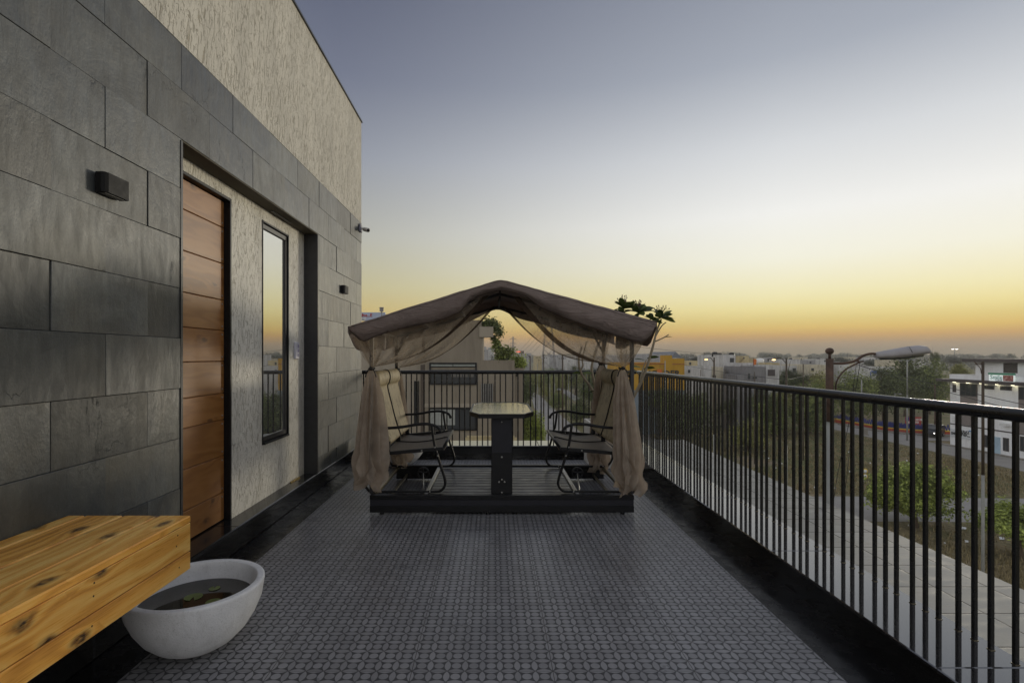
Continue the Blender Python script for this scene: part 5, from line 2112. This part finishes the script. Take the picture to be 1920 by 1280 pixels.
cwin(1801.5, 1833, 719, 742.5, mull=2, prot=.14)
cpanel(1802, 1833, 742.6, 797, M['clinicgrey'], 'grey_panel')
cwin(1845.5, 1864.5, 722.5, 729.5)
cwin(1875.5, 1897.5, 724, 731.5)
cwin(1911.5, 1944, 726, 750, mull=2, prot=.14)
cpanel(1911.5, 1944, 750.1, 815, M['clinicgrey'], 'grey_panel')
cwin(1786.5, 1793, 720.5, 735)
for base_ in (738, 781):
    lv_ = MB()
    for q in range(4):
        z_ = cz(1790, base_ + q * 3.0)
        lv_.box(XC - .12, XC - .002, cyy(1793.5), cyy(1786), z_, z_ + .07)
    lv_.build('louvre', M['white'], t)
cwin(1843, 1853.5, 815, 838)
cwin(1881, 1892, 820.5, 845.5, mull=1)
cwin(1913, 1926, 818, 846, mull=1)
cwin(1882, 1908, 680.5, 699, nm='curtained_door', xo=xp, mull=3, m_=simple('dark_curtain', rgb(84, 78, 72), .8, .2, 1))
dr = cpanel(1864.5, 1876, 819, 851, simple('frosted_blue_door', rgb(176, 200, 214), .4, .14, .8), 'door', .06)
lp_ = MB()
lp_.box(XC - .03, XC - .002, CY0, CY1, cz(1840, 803.5), cz(1840, 801.3))
lp_.build('dark_string_course', M['eave'], t)
cpanel(1782.5, 1826, 806.5, 821.5, simple('clinic_board', rgb(214, 216, 216), .6, .05, .6), 'signboard', .07)
rz = R(-90)
text_mesh('SMILE', .46, M['letter'], 'lettering', t, (XC - .085, cyy(1784.5), cz(1790, 814.2)), (R(90), 0, rz), .01, .012)
text_mesh('KRAT', .5, M['letter'], 'lettering', t, (XC - .085, cyy(1802.5), cz(1806, 811.2)), (R(90), 0, rz), .01, .012)
text_mesh('INIC.', .66, M['letter'], 'lettering', t, (XC - .085, cyy(1801.5), cz(1806, 817)), (R(90), 0, rz), .01, .02)
cpanel(1817.5, 1825.5, 807.2, 809.2, simple('sign_blue', rgb(86, 140, 190), .6), 'blue_stripe', .075)
b = MB()
b.box(XC - .6, XC - .02, cyy(1895), cyy(1883), cz(1888, 798), cz(1888, 793.5))
b.build('air_conditioner', M['white'], t)
# backlit board on the clinic parapet
t2 = thing('lit_signboard', 'backlit board with green edge and pink flower panel on the clinic parapet', 'signboard', (XC, 62, zs0 + .36))
xb = XC - .35
ya, yb_, ym = cyy(1906), cyy(1859.5), cyy(1886)
zb0, zb1 = zs0 + .37, cz(1880, 702.5)
MB().box(xb, xb + .2, ya, yb_, zb0, zb1).build('board', M['signglow'], t2)
m_, q_, bb_, o_ = mat('flower_print')
nn_ = q_.noise(q_.obj(), 1.6, 5, .7)
q_.put(bb_.inputs['Base Color'], q_.ramp(nn_, [(0.36, rgb(110, 50, 46)), (0.5, rgb(188, 120, 108)), (0.62, rgb(216, 200, 196))]))
MB().box(xb - .012, xb - .002, ya + .02, ym, zb0 + .03, zb1 - .03).build('flower_print', m_, t2)
MB().box(xb - .10, xb + .25, ya, yb_, zb1 + .002, zb1 + .22).build('green_edge', simple('green_edge', rgb(70, 150, 116), .5), t2)
text_mesh('Smile', .72, simple('teal_letter', rgb(86, 150, 140), .6), 'lettering', t2, (xb - .012, cyy(1862), cz(1868, 710.5)), (R(90), 0, rz), .008, .006)
text_mesh('Line', .5, simple('grey_letter', rgb(110, 120, 130), .6), 'lettering', t2, (xb - .012, cyy(1872), cz(1876, 714.3)), (R(90), 0, rz), .008, .006)
GD = 'eave downlights of the clinic'
dp = None
for px_, lab in ((1789, 'lit downlight under the clinic eave above the louvred window'), (1814.5, 'lit downlight under the eave above the tall dark window bay'), (1839, 'lit downlight under the eave beside the brown pole'),
                 (1869, 'lit downlight between the two slot windows of the clinic'), (1899, 'lit downlight under the clinic eave right of the second slot window')):
    y_ = (XC - .35) * F / (px_ - CX)
    o = MB().lathe((0, 0, -.06), [(.002, 0), (.16, 0), (.18, .058), (.002, .058)], 12).build('downlight', M['downlight'])
    o.location = (XC - .35, y_, zs0 - .002)
    tag(o, lab, 'downlight', GD)

# blue, yellow and red fence with its footpath
pts = [(61.9, 95), (62.2, 85), (63.2, 82.3), (65.5, 80.2), (69.5, 79.2), (84, 78.6)]
t = thing('painted_fence', 'low fence with red base, yellow line and blue ornamental top beside the road', 'fence', (63, 83, ZG))
b1, b2, b3 = MB(), MB(), MB()
pp = smooth_path([Vector((x, y, 0)) for x, y in pts], 10)
for i in range(len(pp) - 1):
    a, c = pp[i], pp[i + 1]
    d = (c - a).normalized()
    nn = Vector((-d.y, d.x, 0)) * .12
    z0_, z1_, z2_ = ZG, ZG + .52, ZG + .68

    def strip(mb, za, zb_, off):
        mb.add([a - nn * off + Vector((0, 0, za)), c - nn * off + Vector((0, 0, za)), c + nn * off + Vector((0, 0, za)), a + nn * off + Vector((0, 0, za)),
                a - nn * off + Vector((0, 0, zb_)), c - nn * off + Vector((0, 0, zb_)), c + nn * off + Vector((0, 0, zb_)), a + nn * off + Vector((0, 0, zb_))],
               [(0, 1, 5, 4), (1, 2, 6, 5), (2, 3, 7, 6), (3, 0, 4, 7), (4, 5, 6, 7), (0, 3, 2, 1)])
    strip(b1, z0_, z1_, 1.0)
    strip(b2, z1_ + .001, z2_, 1.1)
    L_ = (c - a).length
    nseg = max(2, int(L_ / .33))
    for q in range(nseg):
        f0, f1 = q / nseg, (q + 1) / nseg
        s0, s1 = a.lerp(c, f0), a.lerp(c, f1)
        sm_ = s0.lerp(s1, .5)
        hh_ = 1.35 + .25 * abs(math.sin((i * 7 + q) * .8))
        b3.tube([s0 + Vector((0, 0, z2_)), sm_ + Vector((0, 0, ZG + hh_))], .055, 4)
        b3.tube([s1 + Vector((0, 0, z2_)), sm_ + Vector((0, 0, ZG + hh_))], .055, 4)
        b3.tube([s0 + Vector((0, 0, z2_ + .3)), s1 + Vector((0, 0, z2_ + .3))], .06, 4)
b1.build('base_wall', M['redlow'], t)
b2.build('yellow_line', M['yel'], t)
b3.build('blue_top', M['blue'], t)
b = MB()
for i in range(len(pp) - 1):
    a, c = pp[i], pp[i + 1]
    if a.y > 92:
        continue
    d = (c - a).normalized()
    nn = Vector((-d.y, d.x, 0))
    if nn.y > 0 or nn.x > 0:
        nn = -nn
    o1 = 1.9
    b.add([a + nn * .15 + Vector((0, 0, ZG + .0)), c + nn * .15 + Vector((0, 0, ZG)), c + nn * o1 + Vector((0, 0, ZG)), a + nn * o1 + Vector((0, 0, ZG)),
           a + nn * .15 + Vector((0, 0, ZG + .16)), c + nn * .15 + Vector((0, 0, ZG + .16)), c + nn * o1 + Vector((0, 0, ZG + .16)), a + nn * o1 + Vector((0, 0, ZG + .16))],
          [(0, 1, 5, 4), (1, 2, 6, 5), (2, 3, 7, 6), (3, 0, 4, 7), (4, 5, 6, 7)])
kind(b.build('footpath', M['kerb']), 'structure')

# red notice board behind the fence
t = thing('notice_board', 'red notice board with white writing and a blue corner behind the painted fence', 'sign', (65, 83.5, ZG))
YS = 84.5
sx = lambda x: (x - CX) * YS / F
sz = lambda y: CH - (y - CY) * YS / F
MB().box(sx(1698), sx(1727.5), YS, YS + .1, sz(796.5), sz(781.5)).build('board', M['red'], t)
MB().box(sx(1698), sx(1704.5), YS - .02, YS - .002, sz(788.5), sz(781.5)).build('blue_corner', M['blue'], t)
for s_, y_ in (('UN MORE', 788.4), ('SPECIAL OFFER', 793.4)):
    text_mesh(s_, .48 if len(s_) > 9 else .52, M['white'], 'lettering', t, (sx(1706.5 if len(s_) < 9 else 1699.5), YS - .02, sz(y_)), (R(90), 0, 0), .01, .012).scale = (.62 if len(s_) > 9 else .95, 1, 1)
b = MB()
for x in (1703, 1723):
    b.box(sx(x), sx(x) + .08, YS + .11, YS + .19, ZG, sz(783))
b.build('post', M['darkgrey'], t)


# vehicles
def car(name, label, loc, rz_, paint, jeep=False, cat='car', grp=None):
    t_ = thing(name, label, cat, loc, grp)
    t_.rotation_euler = (0, 0, rz_)
    L_, W_, H_ = (3.9, 1.7, 1.75) if jeep else (3.8, 1.6, 1.45)
    if jeep:
        prof = [(-L_ / 2, .45), (-L_ / 2, .95), (-L_ / 2 + .05, H_ - .15), (-L_ / 2 + .25, H_), (.35, H_), (.62, 1.08), (L_ / 2 - .1, 1.0), (L_ / 2, .85), (L_ / 2, .45)]
    else:
        prof = [(-L_ / 2, .35), (-L_ / 2 + .02, .85), (-L_ / 2 + .3, .95), (-1.1, H_ - .05), (-.7, H_), (.3, H_ - .03), (1.0, .95), (L_ / 2 - .15, .8), (L_ / 2, .6), (L_ / 2, .35)]
    m_ = MB()
    m_.local = True
    m_.prism(prof, 'y', -W_ / 2, W_ / 2)
    bo = m_.build('body', paint, t_)
    mo_ = bo.modifiers.new('bevel', 'BEVEL')
    mo_.width = .07
    mo_.segments = 2
    for sx_ in (-1, 1):
        m_ = MB()
        m_.local = True
        m_.prism([(-.95, .98), (-.72, H_ - .16), (.25, H_ - .16), (.75 if not jeep else .48, 1.0)], 'y', sx_ * (W_ / 2 + .004), sx_ * (W_ / 2 - .02))
        m_.build('window', M['cityglass'], t_)
        for xw in (-L_ / 2 + .75, L_ / 2 - .72):
            m_ = MB()
            m_.local = True
            m_.tube([(xw, sx_ * (W_ / 2 - .17), .32), (xw, sx_ * (W_ / 2 + .02), .32)], .32, 16)
            wh = m_.build('wheel', M['tyre'], t_)
            m_ = MB()
            m_.local = True
            m_.tube([(xw, sx_ * (W_ / 2 + .015), .32), (xw, sx_ * (W_ / 2 + .03), .32)], .19, 12)
            m_.build('rim', M['aluminium'], wh)
        m_ = MB()
        m_.local = True
        m_.ball((L_ / 2 - .02, sx_ * W_ * .34, .72), .10, 8, 0, (.5, 1, 1))
        m_.build('headlight', M['lampwhite'] if jeep and sx_ > 0 else M['white'], t_)
    m_ = MB()
    m_.local = True
    if jeep:
        m_.add([(.37, -W_ * .42, H_ - .1), (.37, W_ * .42, H_ - .1), (.61, W_ * .44, 1.12), (.61, -W_ * .44, 1.12)], [(0, 1, 2, 3)])
    else:
        m_.add([(.34, -W_ * .42, H_ - .1), (.34, W_ * .42, H_ - .1), (.96, W_ * .44, 1.0), (.96, -W_ * .44, 1.0)], [(0, 1, 2, 3)])
    for v_i in range(len(m_.v)):
        x_, y_, z_ = m_.v[v_i]
        m_.v[v_i] = (x_ + .03, y_, z_ + .03)
    m_.build('windscreen', M['cityglass'], t_, fix=False)
    return t_


car('jeep', 'dark jeep with one bright headlamp in front of the painted fence', (65.3, 77.6, ZG + .026), R(215), M['cardark'], True)
GCAR = 'white cars parked beyond the lot'
car('parked_car', 'white car half hidden behind the pale pole beyond the dark bushy tree', (GP(1334, 772).x, GP(1334, 772).y, ZG), R(10), M['carwhite'], grp=GCAR)
car('parked_car', 'white car parked right of the pale pole beyond the dark bushy tree', (GP(1352, 773).x + 1, GP(1352, 773).y - 1, ZG), R(25), M['carwhite'], grp=GCAR)
car('parked_car', 'white car on the street beyond the rear railing, by the brown pole', (GP(1041, 733).x, GP(1041, 733).y, ZG + .016), R(120), M['carwhite'], grp=GCAR)

# ------------------------------------------------------------------ poles, lamps, cables
t = thing('street_lamp', 'rusty street lamp pole with ball finial and long grey lamp head close to the railing', 'street lamp', (5.9, 9.2, ZG))
YL = 9.2
lp = lambda x, y: P(x, y, YL)
xq = lp(1555.5, 700).x
b = MB()
b.tube([(xq, YL, ZG), (xq, YL, lp(0, 790).z)], .048, 12, 1)
b.tube([(xq, YL, lp(0, 790).z), (xq, YL, lp(0, 672).z)], .061, 12, 0)
b.tube([(xq, YL, lp(0, 672).z), (xq, YL, lp(0, 660).z)], .024, 10, 0)
b.ball((xq, YL, lp(0, 658).z), .068, 16, 0, (1, 1, .86))
b.build('pole', [M['rust'], M['polegrey']], t)
b = MB()
b.tube(smooth_path([lp(1562, 681), lp(1578, 681.5), lp(1590, 680), (lp(1604, 676)), lp(1618, 667), lp(1632, 663), lp(1642, 663.5)], 5), .022, 8)
b.tube(smooth_path([lp(1567, 731), lp(1568, 718), lp(1574, 705), lp(1585, 693), lp(1600, 684.5), lp(1612, 679), lp(1619, 677)], 5), .013, 8)
b.tube([lp(1606, 674), lp(1612, 680)], .018, 6)
b.build('arm', M['rust'], t)
b = MB()
secs = [(1641, 661, 670.5, .05), (1645, 659.5, 671.5, .075), (1672, 654.5, 671.5, .11), (1700, 649.5, 668.5, .135), (1722, 647.3, 665.5, .14), (1733, 648.5, 664, .125), (1740, 657, 662.5, .09)]
vs, fs = [], []
for x, ya, yb_, wd in secs:
    zt, zb_ = lp(x, ya), lp(x, yb_)
    for k in range(12):
        th = 2 * PI * k / 12
        s_ = math.sin(th)
        zc_ = zt.z * .35 + zb_.z * .65
        zz = zc_ + (zt.z - zc_) * s_ if s_ > 0 else zc_ + (zc_ - zb_.z) * s_ * 1.0
        vs.append((zt.x, YL + wd * math.cos(th), zz))
for i in range(len(secs) - 1):
    for k in range(12):
        k2 = (k + 1) % 12
        fs.append((i * 12 + k, i * 12 + k2, (i + 1) * 12 + k2, (i + 1) * 12 + k))
fs += [tuple(range(12)), tuple(range((len(secs) - 1) * 12, len(secs) * 12))]
b.add(vs, fs, 0, True)
b.tube([lp(1696, 649.8) + Vector((0, -.10, 0)), lp(1699, 660) + Vector((0, -.137, 0)), lp(1702, 668) + Vector((0, -.10, 0))], .004, 5, 1)
b.build('lamp_head', [M['lampgrey'], M['darkgrey']], t)
b = MB()
b.tube([lp(1650, 671.5), lp(1700, 669), lp(1730, 665.5)], .03, 6)
b.build('lamp_glass', M['cityglass'], t)


def pole(label, px, ytop, Y, r, mt, lamps=(), grp='slender street poles', name='street_pole', cat='pole'):
    X = (px - CX) * Y / F
    k_ = Y / F
    zt = CH - (ytop - CY) * k_
    t_ = thing(name, label, cat, (X, Y, ZG), grp)
    m_ = MB()
    zm = zt - min(5.0, .45 * (zt - ZG))
    m_.tube([(X, Y, ZG), (X, Y, (zm + ZG) / 2), (X, Y, zm)], [r * 1.15, r * 1.08, r], 8, 1)
    m_.tube([(X, Y, zm), (X, Y, zt)], [r * .98, r * .85], 8, 0)
    m_.build('pole', [M[mt], M['polegrey' if (lamps or Y < 40) else mt]], t_)
    for (lx, ly, lit) in lamps:
        p = P(lx, ly, Y)
        m_ = MB()
        m_.tube(smooth_path([(X, Y, p.z - .25), (X + (p.x - X) * .5, Y, p.z + .08), (p.x, Y, p.z + .05)], 4), r * .4, 6)
        m_.build('arm', M[mt], t_)
        m_ = MB()
        sgn = 1 if p.x > X else -1
        rl = .13 if lit == 1 else max(.16, Y * .0032)
        m_.ball((p.x + sgn * rl * .6, Y, p.z), rl, 10, 0, (1, .45, .3))
        lh = m_.build('lamp_head', M['lampgrey'], t_)
        if lit:
            m_ = MB()
            m_.ball((p.x + sgn * rl * .6, Y - .02, p.z - rl * .2), rl * .85, 10, 0, (1, .5, .38))
            m_.build('bulb', M['lampwarm'] if lit == 1 else M['lampwhite'], lh)
    return t_


pole('brown and grey street pole with a short bracket in front of the white clinic', 1843, 677, 23, .062, 'poledark', (), None)
pole('dark pole with a lit orange lamp left of the tall white house', 1339, 670, 34, .055, 'poledark', ((1326, 673, 1),), 'lit street lamps', 'lamp_pole', 'street lamp')
pole('dark brown pole with a lit orange lamp left of the rusty lamp pole', 1474.5, 671, 30, .055, 'poledark', ((1453, 673.5, 1),), 'lit street lamps', 'lamp_pole', 'street lamp')
pole('slim pale lamp post with two lamp arms in front of the largest dark tree', 1701, 674, 74, .10, 'polegrey', ((1690, 676, 0), (1712, 675, 0)), None, 'lamp_post', 'street lamp')
pole('short pale lamp post with one arm among the trees beneath the lamp arm', 1615.5, 712, 70, .09, 'polegrey', ((1604, 709, 0),), None, 'lamp_post', 'street lamp')
pole('pale lamp post at the fence with its head below the handrail line', 1678, 737, 82, .07, 'polegrey', ((1686, 738.5, 0),), None, 'lamp_post', 'street lamp')
pole('brown pole with brackets on the street behind the rear railing', 1055, 664, 33, .055, 'poledark', (), None)
pole('dark pole with one lamp arm beside the taupe house', 994, 667, 45, .06, 'poledark', ((990, 668.5, 0),), None, 'lamp_pole', 'street lamp')
pole('tall dark pole in front of the large pylon', 1019.5, 664, 40, .05, 'poledark', (), None)
pole('small brown pole among the white houses with a teal drum', 1506, 682, 60, .06, 'poledark', (), None)
pole('short brown pole in front of the grey house', 1414.5, 697, 58, .045, 'poledark', (), None)
pole('thin dark post in front of the tall white house', 1359.5, 693, 62, .04, 'poledark', (), None)
pole('thin dark post in front of the long low white house', 1313.5, 693, 62, .04, 'poledark', (), None)
pole('grey post beside the yellow sign tower', 1247, 676, 50, .05, 'polegrey', (), None)
pole('pale post with white cap at the end of the lot', 1612, 757, 84, .07, 'polegrey', (), None)
pole('brown pole standing beside the jeep', 1753, 720, 78, .10, 'rust', (), None)
for px_ in (1008, 1031, 1040, 1048, 1066, 1072, 1082, 1100):
    pole('thin pale pole in the far row beyond the rear railing', px_, 679 + (px_ % 5), 118, .07, 'polegrey', (), 'thin pale poles in the far row')
t = pole('tall mast with two white floodlights on the skyline', 1790, 654, 260, .22, 'polegrey', ((1788.2, 653.5, 2), (1791.8, 653.5, 2)), None, 'floodlight_mast', 'mast')
b = MB()
a0 = P(1843, 686, 23)
b.tube(smooth_path([P(1841, 682, 23), P(1832, 682, 23), P(1826, 677, 23)], 4), .018, 6)
b.tube(smooth_path([P(1840, 700, 23), P(1838, 690, 23), P(1832, 684, 23), P(1828, 681, 23)], 4), .014, 6)
br_ = b.build('bracket', M['rust'])
for o in COL.objects:
    if o.type == 'EMPTY' and o.get('label', '').startswith('brown and grey street pole'):
        br_.parent = o
        br_.location = -o.location


def pylon(label, pl, pr, ytop, Y, wtop, grp, arms):
    k_ = Y / F
    xc = ((pl + pr) / 2 - CX) * k_
    t_ = thing('pylon', label, 'pylon', (xc, Y, ZG), grp)
    zt = CH - (ytop - CY) * k_
    wb = (pr - pl) * k_ / 2 * 1.25
    wt = wtop * k_ / 2
    m_ = MB()
    th = .0013 * Y * .45
    n_ = 9

    def cr(f_, sx_, sy_):
        w_ = wb + (wt - wb) * f_
        return Vector((xc + sx_ * w_, Y + sy_ * w_, ZG + (zt - ZG) * f_))
    for sx_ in (-1, 1):
        for sy_ in (-1, 1):
            m_.tube([cr(0, sx_, sy_), cr(1, sx_, sy_)], th, 4)
    fl = [0, .16, .31, .44, .56, .67, .77, .86, .94, 1.0]
    for a, c in zip(fl, fl[1:]):
        for sy_ in (-1, 1):
            m_.tube([cr(a, -1, sy_), cr(c, 1, sy_)], th * .6, 4)
            m_.tube([cr(a, 1, sy_), cr(c, -1, sy_)], th * .6, 4)
        for sx_ in (-1, 1):
            m_.tube([cr(a, sx_, -1), cr(c, sx_, 1)], th * .6, 4)
            m_.tube([cr(a, sx_, 1), cr(c, sx_, -1)], th * .6, 4)
    m_.build('lattice', M['lattice'], t_)
    m_ = MB()
    for f_, aw in arms:
        z_ = ZG + (zt - ZG) * f_
        aw *= k_
        m_.tube([(xc - aw, Y, z_), (xc + aw, Y, z_)], th * .8, 4)
        m_.tube([(xc - aw, Y, z_), (xc, Y, z_ + .05 * (zt - ZG))], th * .5, 4)
        m_.tube([(xc + aw, Y, z_), (xc, Y, z_ + .05 * (zt - ZG))], th * .5, 4)
        for s_ in (-1, 1):
            m_.tube([(xc + s_ * aw, Y, z_), (xc + s_ * aw, Y, z_ - .9)], th * .5, 4)
    m_.build('crossarm', M['lattice'], t_)
    return t_


pylon('slim distant pylon with two crossarms above the taupe house', 958.5, 965.5, 631, 420, 1.0, 'pylons', ((.93, 5.8), (.80, 5.8), (.68, 5.5)))
pylon('large lattice pylon half hidden by the swing canopy', 1016, 1041, 566, 210, 3.0, 'pylons', ((.96, 16), (.82, 14), (.70, 12)))


def cable(label, a, c, sag, r, grp='overhead cables'):
    a, c = Vector(a), Vector(c)
    pts_ = [a.lerp(c, i / 24) - Vector((0, 0, sag * 4 * (i / 24) * (1 - i / 24))) for i in range(25)]
    o_ = MB().tube(pts_, r, 5).build('overhead_cable', M['cable'])
    tag(o_, label, 'cable', grp)


cable('upper of two dark cables crossing in front of the white clinic', P(1605, 683, 40), P(2050, 786, 19), .10, .016)
cable('lower of two dark cables crossing in front of the white clinic', P(1608, 684, 40), P(2050, 806, 18), .12, .016)
cable('cable crossing the trees just above the handrail right of the rusty pole', P(1562, 723, 30), P(1960, 791, 26), .1, .013)
cable('thin cable sloping across the sky from the canopy end to the tall white house', P(1150, 644, 40), P(1362, 664, 70), .15, .018)
cable('cable crossing in front of the white houses to the short brown pole', P(1283, 684, 60), P(1474, 712, 32), .1, .016)
cable('cable rising to the rusty pole over the stained house', P(1474, 712, 40), P(1556, 688, 60), .15, .022)
for k, (xa, ya) in enumerate(((968, 661), (975, 662), (984, 663), (993, 664))):
    cable('faint power line fanning down from the large pylon towards the town', P(1018 + 4 * k, 604 + 6 * k, 209), P(xa, ya, 410), 1.5, .055, 'power lines of the pylon')
t = thing('guy_wire', 'pair of slack wires hanging from the rusty lamp arm to the ground', 'wire', (xq + .4, YL, ZG))
b = MB()
b.tube(smooth_path([lp(1613, 678), lp(1606, 720), lp(1588, 810), lp(1572, 880), lp(1560, 960)], 5), .005, 5)
b.tube(smooth_path([lp(1606, 679), lp(1600, 730), lp(1596, 810), lp(1588, 890), lp(1580, 960)], 5), .004, 5)
b.build('wires', M['cable'], t)

# small road things
t = thing('marker_post', 'short post with two white and yellow ringed discs by the cross road', 'sign post', (34, 48, ZG))
mp = GP(1619, 907)
kk = mp.y / F
b = MB()
b.tube([(mp.x, mp.y, ZG), (mp.x, mp.y, ZG + 1.1)], .05, 8)
b.build('post', M['white'], t)
for z_, nm in ((.75, 'disc'), (1.2, 'disc')):
    b = MB()
    b.tube([(mp.x + .12, mp.y - .06, ZG + z_), (mp.x + .12, mp.y - .03, ZG + z_)], .26, 18, 0)
    b.tube([(mp.x + .12, mp.y - .075, ZG + z_), (mp.x + .12, mp.y - .061, ZG + z_)], .18, 18, 1)
    b.build('disc', [M['yel'], M['white']], t)
gp = GP(1623, 816)
b = MB()
b.box(gp.x - .35, gp.x + .35, gp.y, gp.y + .5, ZG, ZG + 1.0)
b.box(gp.x - .45, gp.x + .45, gp.y - .1, gp.y + .6, ZG, ZG + .15)
tag(b.build('concrete_stub', M['kerb']), 'square concrete block at the kerb left of the painted fence', 'block')
fp_ = P(1412.5, 690, 90)
t = thing('flag', 'small orange flag on a pole above the grey house', 'flag', (fp_.x, 90, ZG))
b = MB()
b.tube([(fp_.x, 90, ZG), (fp_.x, 90, CH - (671 - CY) * 90 / F)], .04, 6)
b.build('flag_pole', M['poledark'], t)
b = MB()
b.grid(lambda u, v: (fp_.x + .04 + .5 * u, 90 + .08 * math.sin(5 * u + 3 * v), CH - (672 + 12 * v - CY) * 90 / F - .2 * u), 6, 6)
b.build('flag_cloth', M['orange'], t)

# ------------------------------------------------------------------ evening haze over the town
m_ = bpy.data.materials.new('evening_haze')
m_.use_nodes = True
t_ = m_.node_tree
t_.nodes.clear()
vo_ = t_.nodes.new('ShaderNodeVolumePrincipled')
vo_.inputs['Color'].default_value = (0.86, 0.85, 0.82, 1)
vo_.inputs['Density'].default_value = 0.0005
vo_.inputs['Anisotropy'].default_value = 0.2
ou_ = t_.nodes.new('ShaderNodeOutputMaterial')
t_.links.new(vo_.outputs[0], ou_.inputs['Volume'])
kind(MB().box(-400, 1100, -40, 960, ZG - 1.0, 25.0).build('haze', m_), 'stuff')
